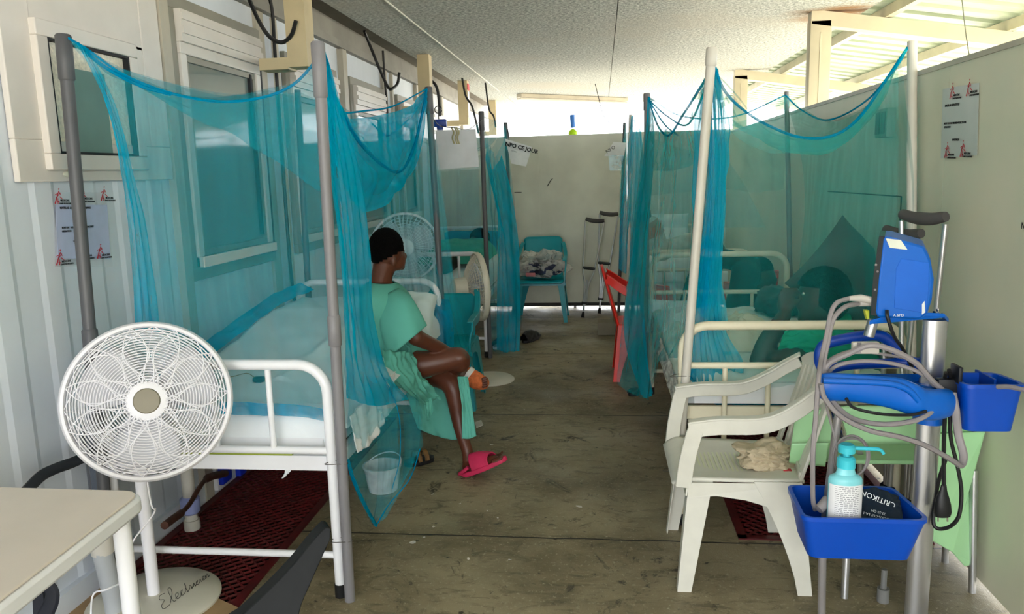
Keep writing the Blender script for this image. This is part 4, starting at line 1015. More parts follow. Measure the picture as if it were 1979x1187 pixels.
# legs under the sheet
limb(b, [(P(1500, 690, yl + .4), .10), (P(1430, 660, 4.4), .075), (P(1380, 660, 4.7), .06), (P(1360, 668, 4.95), .045)])
body2 = organic(b, .009, 4).build('body', SKIN2, lp)
hr = MB(); bm = bmesh.new(); bmesh.ops.create_uvsphere(bm, u_segments=48, v_segments=34, radius=1)
for v in list(bm.verts):
    if v.co.x < -.45 and v.co.z < .35: bm.verts.remove(v)
for v in bm.verts:
    n_ = 1 + .10 * abs(noise.noise(v.co * 7)); v.co = Vector((v.co.x * .118 * n_, v.co.y * .10 * n_, v.co.z * .128 * n_))
hr.bm(bm, Matrix.Translation(h2 + Vector((.02, .01, .022)))); hr.build('hair', HAIR, lp, solid=.01)
MB().ell(P(1553, 568, yl - .09), .008).build('ear_stud', CHROME, lp)
GOWN2 = mat('bright_green_gown', (22, 158, 118), .85, noise_amt=.05, noise_scale=5, bump=.35, bump_scale=12)
g = MB(); rings = []
for px_, py_, dy, a in ((1636, 646, .0, .085), (1640, 664, -.02, .155), (1620, 676, -.02, .17), (1595, 684, -.0, .165), (1560, 690, .1, .155), (1528, 692, .25, .15)):
    c = P(px_, py_, yl + dy); rings.append([c + Vector((.2 * math.cos(2 * PI * j / 44) * a, math.cos(2 * PI * j / 44) * a * 1.15, math.sin(2 * PI * j / 44) * a * (.9 + .08 * noise.noise(Vector((math.cos(j / 7) * 2, math.sin(j / 7) * 2, px_ * .03)))))) for j in range(44)])
g.loft(rings); gw = g.build('gown', GOWN2, lp)
sk = MB(); sheet(sk, [[P(1516, 640, yl - .2), P(1560, 628, yl - .2), P(1620, 636, yl - .18), P(1700, 650, yl - .1)], [P(1508, 664, yl - .25), P(1560, 660, yl - .27), P(1620, 670, yl - .25), P(1700, 690, yl - .15)], [P(1498, 694, yl - .24), P(1540, 684, yl - .26), P(1600, 706, yl - .27), P(1700, 730, yl - .2)]], 60, 40, .018, 5, 4, rough=.02)
sk.build('gown_front', GOWN2, gw, solid=.004)

# ---- person in dark clothes bending down beyond that bed
DARK = mat('black_clothing', (12, 15, 18), .85, noise_amt=.2, bump=.2, bump_scale=16)
dp = empty('person', P(1350, 735, 5.62), 'person in dark clothes bending forward beyond the lying patient\'s bed', 'person')
yb2 = 5.5
b = MB(); h3 = P(1474, 532, yb2)
from mathutils import Euler
b.ell(h3, (.082, .078, .108), rot=Euler((0, -.5, 0)).to_matrix()); b.ell(h3 + Vector((.045, -.03, -.06)), (.04, .04, .05)); b.ell(h3 + Vector((.082, -.03, -.03)), (.014, .012, .018))
limb(b, [(P(1458, 515, yb2), .058), (P(1468, 525, yb2), .055)])
for x_, y_, dy in ((1412, 640, -.12), (1474, 622, .12)):
    q = P(x_, y_, yb2 + dy); b.ell(q, (.03, .03, .042))
    for k in range(4): limb(b, [(q + Vector((.005, -.024 + .016 * k, -.03)), .0095), (q + Vector((.012, -.026 + .017 * k, -.06)), .009), (q + Vector((.004, -.026 + .017 * k, -.085)), .008)], 8)
    limb(b, [(q + Vector((.02, -.02, 0)), .011), (q + Vector((.04, -.026, -.03)), .009)], 8)
for x_, y0_, dy in ((1318, 728, -.1), (1352, 730, .1)):
    q = P(x_, y0_, yb2 + dy); limb(b, [(Vector((q.x, q.y, .12)), .04), (Vector((q.x, q.y, .05)), .04), (Vector((q.x + .16, q.y, .035)), .034)])
organic(b, .009, 4).build('body', SKIN2, dp)
hr = MB().ell(h3 + Vector((-.012, .012, .03)), (.088, .085, .098)); hr.build('hair', HAIR, dp)
b = MB()
limb(b, [(P(1378, 505, yb2), .085), (P(1395, 500, yb2), .072), (P(1425, 506, yb2), .072), (P(1446, 518, yb2), .095), (P(1454, 530, yb2), .09)])
limb(b, [(P(1440, 530, yb2 - .08), .095), (P(1434, 560, yb2 - .12), .088), (P(1424, 590, yb2 - .14), .078), (P(1418, 616, yb2 - .12), .05)])
limb(b, [(P(1456, 538, yb2 + .1), .07), (P(1463, 575, yb2 + .13), .05), (P(1473, 608, yb2 + .12), .038)])
limb(b, [(P(1372, 508, yb2 - .04), .095), (P(1356, 550, yb2 - .08), .112), (P(1338, 610, yb2 - .1), .105), (P(1326, 660, yb2 - .1), .075), (Vector((P(1318, 728, yb2 - .1).x, yb2 - .1, .13)), .058)])
limb(b, [(P(1372, 512, yb2 + .08), .075), (P(1366, 570, yb2 + .12), .07), (P(1354, 650, yb2 + .12), .062), (Vector((P(1352, 730, yb2 + .1).x, yb2 + .1, .13)), .055)])
organic(b, .011, 4).build('clothing', DARK, dp)

# ---- bandaged leg raised on the far cream bed
CAST = mat('plaster_cast', (206, 204, 190), .9, noise_amt=.12, noise_scale=20, bump=.5, bump_scale=30)
yc = 6.55
lg_ = empty('person', P(1300, 560, 7.2), 'person lying on the far cream bed, only a raised bandaged foot and leg in view', 'person')
b = MB()
limb(b, [(P(1330, 470, yc + .1), .062), (P(1380, 478, yc + .4), .075), (P(1400, 530, yc + .7), .09), (P(1400, 540, yc + 1.0), .12), (P(1350, 500, yc + 1.4), .12)])
limb(b, [(P(1248, 418, yc - .1), .045), (P(1256, 440, yc - .08), .05), (P(1268, 470, yc - .05), .05), (P(1280, 482, yc), .05), (P(1330, 470, yc + .1), .055)])
for k in range(5): limb(b, [(P(1243 + k * 3, 420 - 1.5 * k, yc - .12 + .01 * k), .016), (P(1243 + k * 3.2, 412 - 1.2 * k, yc - .13), .013)], 8)
limb(b, [(P(1350, 500, yc + 1.4), .08), (P(1358, 485, yc + 1.5), .09)])
organic(b, .011, 4).build('body', SKIN2, lg_)
b = MB(); limb(b, [(P(1256, 436, yc - .08), .085), (P(1266, 462, yc - .06), .088), (P(1274, 484, yc - .04), .08), (P(1282, 488, yc - .0), .07)])
limb(b, [(P(1280, 480, yc), .075), (P(1302, 478, yc + .05), .08), (P(1325, 470, yc + .1), .082), (P(1340, 468, yc + .14), .08)])
co = organic(b, .009, 3).build('leg_cast', CAST, lg_)
b = MB(); pa = P(1252, 430, yc - .09); pb = P(1264, 455, yc - .08); b.tube([pa, (pa + pb) / 2, pb], [.084, .092, .092], 26); b.build('orange_dressing', mat('faded_orange_bandage', (196, 132, 100), .9, noise_amt=.15, bump=.5, bump_scale=60), co)
# patient on the far left bed: only hair and a green cover show
fp = empty('person', (-1.3, 7.6, .7), 'person lying on the far left bed, only dark hair showing above a green cover', 'person')
b = MB(); h4 = P(925, 462, 7.75); b.ell(h4, (.09, .1, .09)); limb(b, [(h4 + Vector((-.03, -.05, -.06)), .07), (Vector((-1.36, 7.4, .78)), .12), (Vector((-1.36, 6.9, .76)), .12), (Vector((-1.36, 6.5, .74)), .08)])
organic(b, .012, 3).build('body', SKIN2, fp)
MB().ell(h4 + Vector((.012, .01, .012)), (.105, .11, .10)).build('hair', HAIR, fp)
mb = MB(); heap(mb, -1.62, -1.02, 6.7, 7.55, .74, lambda u, v, x, y: .86 + .05 * math.sin(PI * v) + .03 * abs(nz3(x, y, 9, 4)), 40, 50, .12)
tag(mb.build('green_cover', mat('green_cover_cloth', (70, 176, 150), .85, bump=.3, bump_scale=12)), 'green cloth cover over the patient on the far left bed', 'cover')
NETB2 = net_mat('gathered_green_netting', (20, 180, 190), .27)
# ================================================================ MOSQUITO NETS
V = Vector
def netthing(loc, label): return empty('mosquito_net', loc, label, 'mosquito net')
def tape(pts, r, n=40): return MB().tube(spl(pts, n), r, 6)
# ---- first bed
n1 = netthing((-1.35, 3.5, 0), 'turquoise mosquito net over the bed of the seated patient, gathered on the grey pole')
A = PX(131, 73, -1.77); Bq = P(622, 92, 2.53); C = P(824, 172, 4.42); D = P(580, 178, 4.46)
fe = [A, P(172, 98, 2.50), P(240, 145, 2.5), P(330, 180, 2.5), P(420, 196, 2.5), P(500, 190, 2.5), P(560, 168, 2.52), P(600, 130, 2.53), Bq]
# roof: sags between the four poles
mb = MB()
mid1 = [P(182, 108, 2.56), P(330, 190, 2.9), P(450, 240, 3.0), P(560, 305, 3.1), P(625, 348, 3.1), P(655, 240, 2.9)]
sheet(mb, [[P(150, 84, 2.5), P(200, 116, 2.5), P(300, 152, 2.52), P(400, 180, 2.52), P(500, 178, 2.52), P(580, 148, 2.53), P(620, 100, 2.53)],
           [P(160, 92, 2.52), P(225, 150, 2.7), P(330, 195, 2.9), P(450, 235, 3.0), P(560, 270, 3.1), P(630, 290, 3.1), P(640, 170, 2.7)],
           [P(330, 168, 3.6), P(400, 200, 3.5), P(470, 248, 3.4), P(560, 312, 3.3), P(660, 380, 3.3), P(735, 372, 3.4), P(765, 330, 3.5)],
           [P(520, 175, 4.4), P(580, 190, 4.4), P(640, 205, 4.4), P(700, 225, 4.3), P(750, 240, 4.2), P(790, 215, 4.3), P(820, 175, 4.42)]], 110, 70, .02, 7, 3, rough=.02)
mb.build('roof_panel', NET, n1)
tape(fe, .0045, 60).build('hem', NETD, n1)
tape([P(150, 84, 2.5), P(200, 128, 2.5), P(270, 165, 2.5), P(330, 182, 2.5)], .006, 30).build('hem', NETD, n1)
# gathered sag between the aisle poles
mb = MB()
sheet(mb, [[Bq, P(640, 165, 2.7), P(668, 222, 2.95), P(700, 228, 3.3), P(745, 220, 3.7), P(790, 205, 4.1), P(820, 178, 4.4)],
           [P(622, 110, 2.55), P(642, 215, 2.72), P(680, 265, 3.0), P(720, 280, 3.4), P(752, 275, 3.7), P(792, 235, 4.1), P(822, 182, 4.4)],
           [P(624, 130, 2.56), P(648, 270, 2.75), P(700, 322, 3.05), P(745, 348, 3.4), P(780, 335, 3.7), P(802, 275, 4.1), P(824, 186, 4.4)],
           [P(625, 150, 2.58), P(652, 330, 2.8), P(688, 395, 3.1), P(712, 412, 3.3), P(760, 375, 3.6), P(806, 310, 4.1), P(826, 195, 4.4)]], 90, 44, .03, 5, 6, rough=.03)
mb.build('sagging_panel', NETB, n1)
tape([Bq, P(650, 195, 2.75), P(690, 268, 3.0), P(740, 320, 3.4), P(775, 330, 3.7), P(800, 285, 4.0), P(818, 210, 4.3), C], .0075, 50).build('hem', NETD, n1)
tape([P(655, 220, 2.9), P(700, 215, 3.3), P(760, 205, 3.9), C], .004, 40).build('hem', NETD, n1)
tape([P(720, 240, 3.5), P(750, 262, 3.7), P(790, 230, 4.2)], .004, 30).build('hem', NETD, n1)
# front sheet across the bed foot
mb = MB()
sheet(mb, [fe,
           [P(196, 170, 2.50), P(230, 200, 2.5), P(300, 235, 2.5), P(400, 262, 2.5), P(500, 262, 2.5), P(580, 240, 2.52), P(625, 230, 2.53)],
           [P(238, 320, 2.48), P(280, 340, 2.49), P(370, 345, 2.5), P(480, 345, 2.5), P(580, 345, 2.52), P(645, 345, 2.53)],
           [P(258, 500, 2.5), P(310, 500, 2.52), P(400, 505, 2.53), P(500, 510, 2.56), P(600, 510, 2.56), P(664, 510, 2.56)],
           [P(264, 640, 2.58), P(320, 660, 2.6), P(400, 680, 2.6), P(500, 690, 2.6), P(600, 690, 2.58), P(668, 700, 2.56)],
           [P(300, 760, 2.6), P(350, 780, 2.6), P(430, 778, 2.6), P(500, 780, 2.58), P(580, 784, 2.57), P(652, 795, 2.55)]], 110, 80, .012, 10, 1, amp_top=.004)
mb.build('front_panel', NET, n1)
mb = MB(); sheet(mb, [[P(425, 776, 2.575), P(500, 779, 2.572), P(580, 783, 2.565), P(650, 796, 2.55)], [P(425, 800, 2.572), P(500, 803, 2.57), P(580, 806, 2.562), P(650, 820, 2.548)]], 40, 6, .006, 4, 2)
mb.build('hem_band', NETD, n1)
# gathered left edge falling from the wall pole
mb = MB()
sheet(mb, [[P(150, 84, 2.49), P(160, 88, 2.49), P(170, 93, 2.5)], [P(205, 200, 2.47), P(212, 200, 2.5), P(222, 200, 2.52)], [P(234, 330, 2.46), P(246, 330, 2.5), P(256, 330, 2.54)], [P(252, 480, 2.46), P(268, 480, 2.5), P(290, 480, 2.56)], [P(262, 640, 2.52), P(284, 640, 2.56), P(310, 650, 2.6)]], 50, 60, .018, 5, 5, amp_top=.004)
mb.build('gathered_edge', NETB, n1)
# wall side sheet, tucked behind the mattress
mb = MB()
sheet(mb, [[PX(172, 100, -1.8), P(260, 140, 3.0), P(400, 175, 3.6), P(500, 185, 4.1), D],
           [PX(240, 300, -1.86), V((-1.84, 3.2, 1.5)), V((-1.86, 3.9, 1.5)), V((-1.85, 4.42, 1.5))],
           [PX(268, 480, -1.86), V((-1.85, 3.25, 1.0)), V((-1.86, 3.9, 1.0)), V((-1.85, 4.42, 1.05))],
           [PX(285, 640, -1.85), V((-1.83, 3.2, .74)), V((-1.83, 3.9, .84)), V((-1.84, 4.42, .86))]], 80, 50, .012, 9, 8)
mb.build('wall_side_panel', NET, n1)
mb = MB(); sheet(mb, [[V((-1.80, 2.66, .70)), V((-1.79, 3.1, .77)), V((-1.78, 3.5, .83)), V((-1.76, 3.95, .90)), V((-1.70, 4.2, .93))], [V((-1.74, 2.66, .675)), V((-1.74, 3.1, .725)), V((-1.73, 3.5, .785)), V((-1.71, 3.95, .85)), V((-1.62, 4.2, .89))]], 60, 8, .010, 7, 4); mb.build('tucked_hem', NETD, n1)
# head side sheet and the gathered fall beside the head pole
mb = MB()
sheet(mb, [[D, P(640, 205, 4.4), P(700, 225, 4.36), P(770, 225, 4.36), C],
           [P(585, 330, 4.46), P(650, 345, 4.44), P(720, 350, 4.42), P(790, 350, 4.42), P(850, 350, 4.42)],
           [P(592, 470, 4.46), P(660, 480, 4.46), P(730, 485, 4.46), P(800, 480, 4.46), P(872, 490, 4.46)],
           [P(600, 575, 4.40), P(660, 590, 4.38), P(730, 600, 4.36), P(800, 600, 4.36), P(880, 610, 4.40)]], 100, 50, .02, 10, 11)
mb.build('head_panel', NET, n1)
mb = MB()
sheet(mb, [[P(818, 176, 4.40), P(824, 174, 4.42), P(832, 178, 4.44)],
           [P(770, 290, 4.25), P(812, 280, 4.4), P(846, 290, 4.48)],
           [P(742, 420, 4.05), P(812, 420, 4.38), P(862, 420, 4.52)],
           [P(752, 540, 4.05), P(826, 540, 4.36), P(878, 545, 4.56)],
           [P(800, 640, 4.15), P(850, 650, 4.34), P(900, 655, 4.56)],
           [P(840, 672, 4.25), P(872, 684, 4.36), P(912, 690, 4.54)]], 110, 70, .035, 12, 12, amp_top=.008)
mb.build('gathered_fall', NET, n1)
mb = MB(); sheet(mb, [[P(780, 560, 4.45), P(830, 570, 4.45), P(868, 580, 4.44)], [P(820, 620, 4.35), P(850, 620, 4.36), P(876, 625, 4.36)], [P(835, 700, 4.3), P(858, 705, 4.3), P(878, 710, 4.3)]], 40, 30, .02, 5, 4); mb.build('tucked_hem', NETD, n1)
# aisle curtain gathered on the near pole, flaring over the mattress edge to the floor
mb = MB()
sheet(mb, [[P(616, 96, 2.53), P(622, 94, 2.54), P(628, 98, 2.56)],
           [P(628, 170, 2.55), P(638, 172, 2.6), P(652, 180, 2.66)],
           [P(640, 330, 2.56), P(666, 335, 2.64), P(700, 345, 2.76)],
           [P(656, 480, 2.56), P(682, 485, 2.68), P(714, 490, 2.85)],
           [P(664, 600, 2.56), P(692, 610, 2.72), P(724, 620, 2.95)],
           [P(668, 700, 2.57), P(708, 715, 2.85), P(752, 722, 3.15)],
           [P(670, 770, 2.58), P(728, 785, 2.9), P(790, 772, 3.3)]], 110, 90, .03, 9, 2, amp_top=.006, rough=.012)
mb.build('aisle_curtain', NETB, n1)
mb = MB()
sheet(mb, [[P(668, 690, 2.57), P(700, 720, 2.8), P(752, 735, 3.1), P(790, 765, 3.3), P(806, 760, 3.4)],
           [P(671, 800, 2.57), P(705, 815, 2.76), P(745, 820, 3.0), P(785, 810, 3.25), P(815, 805, 3.42)],
           [P(674, 890, 2.58), P(706, 910, 2.76), P(742, 905, 3.0), P(780, 880, 3.22), P(816, 858, 3.4)],
           [P(680, 915, 2.6), P(704, 968, 2.76), P(728, 1004, 3.0), P(772, 950, 3.12), P(812, 868, 3.36)],
           [P(688, 930, 2.62), P(706, 985, 2.78), P(728, 1017, 3.02), P(762, 962, 3.1), P(806, 872, 3.34)]], 100, 70, .022, 6, 7, amp_top=.014, rough=.012)
mb.build('curtain_tail', NET, n1)
mb = MB()
sheet(mb, [[P(728, 790, 2.95), P(748, 790, 3.0), P(766, 786, 3.06)], [P(730, 900, 2.95), P(752, 898, 3.0), P(772, 894, 3.05)], [P(726, 1008, 3.0), P(748, 975, 3.0), P(776, 938, 3.04)]], 40, 40, .015, 4, 3)
sheet(mb, [[P(778, 790, 3.3), P(792, 800, 3.34), P(808, 795, 3.4)], [P(782, 860, 3.3), P(796, 862, 3.34), P(812, 855, 3.4)], [P(776, 945, 3.2), P(794, 915, 3.3), P(796, 890, 3.36)]], 30, 40, .015, 3, 5)
mb.build('curtain_folds', NET, n1)
tape([P(672, 890, 2.6), P(684, 930, 2.64), P(704, 975, 2.78), P(727, 1016, 3.0)], .007, 30).build('hem', NETD, n1)
tape([P(727, 1016, 3.0), P(752, 975, 3.08), P(792, 925, 3.2), P(812, 868, 3.36)], .003, 30).build('hem', NETD, n1)
tape([P(726, 700, 3.0), P(768, 790, 3.1), P(773, 880, 3.06), P(758, 945, 3.02)], .002, 30).build('hem', NETD, n1)

# ---- far left bed
n2 = netthing((-1.35, 7.2, 0), 'turquoise mosquito net over the far left bed behind the sideways fan')
E_ = P(932, 222, 6.32); F_ = P(976, 242, 7.85); Hq = V((-1.8, 6.3, 1.9)); Iq = V((-1.8, 8.2, 1.9))
mb = MB(); sheet(mb, [[E_, P(900, 275, 6.3), P(850, 285, 6.3), Hq], [P(925, 330, 6.3), P(890, 340, 6.3), P(850, 340, 6.3), V((-1.8, 6.3, 1.5))], [P(930, 440, 6.3), P(890, 450, 6.3), P(850, 450, 6.3), V((-1.8, 6.3, 1.1))], [P(935, 480, 6.33), P(895, 490, 6.33), P(850, 500, 6.33), V((-1.8, 6.33, .7))]], 80, 50, .03, 8, 5); mb.build('front_panel', NET, n2)
mb = MB(); sheet(mb, [[P(934, 240, 6.3), P(946, 285, 6.7), P(962, 300, 7.2), P(977, 245, 7.85)],
    [P(938, 380, 6.3), P(955, 385, 6.6), P(975, 390, 7.0), P(993, 385, 7.5)],
    [P(942, 500, 6.3), P(960, 500, 6.5), P(982, 505, 6.8), P(1000, 500, 7.1)],
    [P(944, 600, 6.32), P(965, 600, 6.45), P(988, 605, 6.6), P(1006, 605, 6.8)],
    [P(944, 672, 6.34), P(965, 684, 6.4), P(985, 684, 6.45), P(1008, 682, 6.55)]], 90, 60, .05, 7, 9, amp_top=.02, rough=.02); mb.build('aisle_curtain', NET, n2)
mb = MB(); sheet(mb, [[P(936, 260, 6.6), P(946, 330, 6.8), P(970, 300, 7.3)], [P(950, 330, 6.6), P(965, 420, 6.8), P(990, 380, 7.2)], [P(962, 420, 6.6), P(980, 480, 6.7), P(1002, 470, 7.0)], [P(960, 600, 6.5), P(984, 610, 6.55), P(1006, 600, 6.7)], [P(960, 676, 6.4), P(980, 682, 6.45), P(1004, 680, 6.5)]], 60, 50, .04, 5, 2); mb.build('curtain_folds', NETB, n2)
mb = MB(); sheet(mb, [[E_, F_], [P(880, 290, 7.0), P(930, 290, 7.6)], [Hq, Iq]], 50, 30, .03, 4, 6); mb.build('roof_panel', NET, n2)
mb = MB(); sheet(mb, [[F_, P(930, 300, 8.1), Iq], [P(990, 380, 8.1), P(930, 380, 8.15), V((-1.8, 8.2, 1.3))], [P(995, 450, 8.2), P(930, 450, 8.2), V((-1.8, 8.2, .8))]], 50, 30, .03, 5, 7); mb.build('head_panel', NET, n2)

# ---- lying patient's bed
n3 = netthing((.8, 4.2, 0), 'large turquoise mosquito net over the lying patient, hung from the leaning pole')
PQ = P(1379, 128, 3.16); Q_ = PX(1754, 92, 1.27); Rq = P(1253, 188, 5.24); S2 = PX(1518, 184, 1.27)
fe3 = [PQ, P(1402, 178, 3.2), P(1440, 215, 3.25), P(1490, 245, 3.3), P(1550, 266, 3.3), P(1610, 262, 3.3), P(1660, 228, 3.32), P(1712, 155, 3.35), P(1738, 118, 3.38), Q_]
mb = MB()
sheet(mb, [[P(1380, 132, 3.17)] + fe3[1:-2] + [P(1730, 128, 3.36), P(1736, 124, 3.38)],
           [P(1380, 260, 3.2), P(1430, 300, 3.24), P(1500, 320, 3.25), P(1580, 320, 3.25), P(1660, 300, 3.3), P(1736, 260, 3.35)],
           [P(1376, 400, 3.22), P(1440, 410, 3.24), P(1530, 415, 3.25), P(1640, 410, 3.28), P(1734, 400, 3.33)],
           [P(1372, 520, 3.24), P(1440, 525, 3.25), P(1530, 530, 3.27), P(1640, 530, 3.28), P(1726, 520, 3.3)],
           [P(1360, 650, 3.27), P(1440, 660, 3.28), P(1530, 665, 3.28), P(1630, 660, 3.28), P(1715, 640, 3.28)],
           [P(1335, 735, 3.28), P(1420, 765, 3.28), P(1530, 755, 3.28), P(1630, 745, 3.28), P(1700, 720, 3.28)]], 120, 80, .014, 9, 4, amp_top=.004, rough=.004)
mb.build('front_panel', NET2, n3)
mb = MB()   # doubled cloth along the top edge
sheet(mb, [fe3, [P(1384, 200, 3.2), P(1420, 262, 3.3), P(1480, 292, 3.4), P(1550, 296, 3.4), P(1610, 286, 3.4), P(1660, 250, 3.4), P(1705, 190, 3.4), P(1730, 135, 3.38), P(1750, 98, 3.38)]], 90, 14, .012, 6, 5); mb.build('roof_edge', NET2, n3)
tape(fe3, .006, 60).build('hem', NETD, n3)
tape([P(1382, 140, 3.2), P(1420, 180, 3.4), P(1480, 250, 3.6), P(1540, 272, 3.6)], .003, 30).build('hem', NET2, n3)
# gathered fall under the leaning pole
mb = MB()
sheet(mb, [[P(1372, 132, 3.17), P(1380, 128, 3.18), P(1386, 134, 3.2)],
           [P(1372, 240, 3.2), P(1386, 240, 3.22), P(1404, 240, 3.26)],
           [P(1366, 380, 3.22), P(1384, 380, 3.24), P(1402, 380, 3.3)],
           [P(1350, 500, 3.24), P(1376, 500, 3.26), P(1396, 505, 3.3)],
           [P(1334, 620, 3.28), P(1366, 620, 3.3), P(1398, 625, 3.34)],
           [P(1322, 680, 3.3), P(1380, 720, 3.32), P(1436, 700, 3.36)],
           [P(1330, 730, 3.3), P(1378, 778, 3.3), P(1430, 750, 3.36)]], 130, 90, .03, 14, 3, amp_top=.008, rough=.01)
mb.build('gathered_fall', NETB, n3)
mb = MB(); sheet(mb, [[P(1320, 690, 3.34), P(1370, 720, 3.36), P(1440, 730, 3.4), P(1530, 735, 3.4)], [P(1326, 720, 3.3), P(1376, 765, 3.3), P(1440, 775, 3.3), P(1560, 772, 3.3)], [P(1340, 735, 3.28), P(1390, 785, 3.26), P(1450, 790, 3.28), P(1570, 790, 3.28)]], 60, 24, .012, 6, 8); mb.build('tucked_hem', NETD, n3)
# aisle side: roof edge sagging to the far pole, and the curtain
mb = MB()
sheet(mb, [[PQ, P(1360, 165, 3.4), P(1325, 215, 3.8), P(1295, 248, 4.2), P(1275, 245, 4.6), P(1262, 215, 5.0), Rq],
           [P(1374, 170, 3.2), P(1352, 230, 3.45), P(1322, 275, 3.8), P(1296, 285, 4.2), P(1274, 275, 4.6), P(1258, 240, 5.0), P(1250, 215, 5.22)],
           [P(1370, 320, 3.22), P(1350, 325, 3.5), P(1320, 330, 3.8), P(1292, 345, 4.2), P(1264, 345, 4.6), P(1246, 340, 5.0), P(1236, 330, 5.2)],
           [P(1358, 480, 3.24), P(1335, 480, 3.5), P(1300, 480, 3.9), P(1270, 490, 4.3), P(1246, 490, 4.7), P(1228, 490, 5.0), P(1218, 490, 5.1)],
           [P(1330, 640, 3.3), P(1312, 640, 3.6), P(1290, 640, 3.95), P(1264, 650, 4.3), P(1236, 650, 4.6), P(1214, 650, 4.8), P(1200, 650, 4.9)],
           [P(1310, 690, 3.4), P(1290, 695, 3.7), P(1268, 710, 4.0), P(1256, 770, 4.25), P(1238, 768, 4.4), P(1212, 756, 4.6), P(1192, 742, 4.7)]], 130, 90, .05, 9, 10, amp_top=.02, rough=.02)
mb.build('aisle_curtain', NETB2, n3)
mb = MB()
sheet(mb, [[P(1252, 192, 5.2), P(1256, 190, 5.18), P(1262, 196, 5.1)], [P(1244, 300, 5.2), P(1252, 300, 5.1), P(1264, 300, 4.9)], [P(1224, 480, 5.2), P(1238, 480, 5.0), P(1250, 480, 4.8)], [P(1206, 640, 5.0), P(1230, 640, 4.8), P(1246, 640, 4.5)], [P(1238, 762, 4.5), P(1250, 770, 4.4), P(1262, 760, 4.3)]], 50, 60, .03, 5, 5, amp_top=.006); mb.build('gathered_fall', NETB, n3)
mb = MB()   # tent-like overlap high up between the two poles
sheet(mb, [[P(1374, 150, 3.3), P(1340, 200, 3.8), P(1300, 250, 4.3), P(1262, 215, 5.0)], [P(1372, 230, 3.4), P(1340, 260, 3.9), P(1300, 275, 4.3), P(1258, 260, 5.0)], [P(1370, 310, 3.5), P(1342, 318, 3.9), P(1300, 330, 4.3), P(1262, 330, 4.9)]], 60, 40, .03, 6, 12, rough=.03)
mb.build('roof_panel', NETB2, n3)
tape([PQ, P(1352, 172, 3.5), P(1318, 225, 3.9), P(1292, 262, 4.3), P(1270, 240, 4.8), Rq], .006, 40).build('hem', NETD, n3)
for a_ in ([P(1256, 195, 5.1), P(1290, 225, 4.6), P(1330, 240, 4.2), P(1372, 150, 3.3)], [P(1258, 200, 5.2), P(1284, 240, 4.9), P(1310, 262, 4.6)], [Rq, P(1320, 225, 5.3), P(1420, 225, 5.4), S2], [S2, P(1548, 212, 5.2), P(1600, 232, 4.8), P(1680, 190, 4.0), Q_]): tape(a_, .005, 40).build('hem', NETD, n3)
mb = MB(); sheet(mb, [[Rq, P(1300, 222, 5.3), P(1400, 235, 5.4), P(1470, 225, 5.5), S2], [P(1244, 300, 5.25), P(1320, 300, 5.3), P(1400, 300, 5.3), P(1460, 300, 5.4), P(1518, 300, 5.45)], [P(1240, 380, 5.25), P(1320, 372, 5.27), P(1400, 366, 5.27), P(1460, 372, 5.3), P(1514, 366, 5.3)]], 90, 40, .03, 9, 14); mb.build('foot_panel', NET2, n3)
mb = MB(); sheet(mb, [fe3[1:], [P(1400, 190, 3.6), P(1440, 250, 3.7), P(1490, 285, 3.8), P(1550, 300, 3.8), P(1610, 292, 3.8), P(1660, 250, 3.7), P(1710, 180, 3.6), P(1750, 96, 3.42)], [P(1380, 205, 4.2), P(1430, 245, 4.4), P(1490, 250, 4.6), P(1540, 245, 4.7), P(1600, 262, 4.5), P(1660, 235, 4.2), P(1710, 175, 3.8), P(1748, 100, 3.45)], [P(1300, 222, 5.2), P(1400, 235, 5.3), P(1470, 222, 5.4), S2, P(1548, 212, 5.2), P(1600, 235, 4.8), P(1680, 195, 4.0), P(1745, 104, 3.48)]], 100, 50, .02, 7, 21, rough=.02); mb.build('roof_panel', NET2, n3)
mb = MB()
sheet(mb, [[P(1368, 150, 3.2), P(1378, 140, 3.18), P(1392, 165, 3.24)], [P(1345, 230, 3.3), P(1380, 230, 3.22), P(1410, 250, 3.3)], [P(1340, 330, 3.34), P(1376, 330, 3.24), P(1404, 330, 3.32)], [P(1340, 430, 3.34), P(1370, 430, 3.26), P(1398, 430, 3.34)], [P(1345, 520, 3.34), P(1368, 520, 3.28), P(1392, 520, 3.36)], [P(1346, 600, 3.34), P(1370, 620, 3.3), P(1410, 640, 3.38)]], 90, 70, .03, 7, 23, amp_top=.01, rough=.02); mb.build('gathered_folds', NETB, n3)
mb = MB(); sheet(mb, [[S2, P(1600, 235, 4.8), P(1680, 200, 4.0), P(1740, 110, 3.45)], [V((1.29, 5.2, 1.4)), V((1.27, 4.6, 1.4)), V((1.28, 4.0, 1.4)), V((1.28, 3.4, 1.4))], [V((1.27, 5.2, .68)), V((1.25, 4.6, .7)), V((1.26, 4.0, .7)), V((1.27, 3.4, .68))]], 80, 50, .014, 8, 15); mb.build('wall_side_panel', NET2, n3)
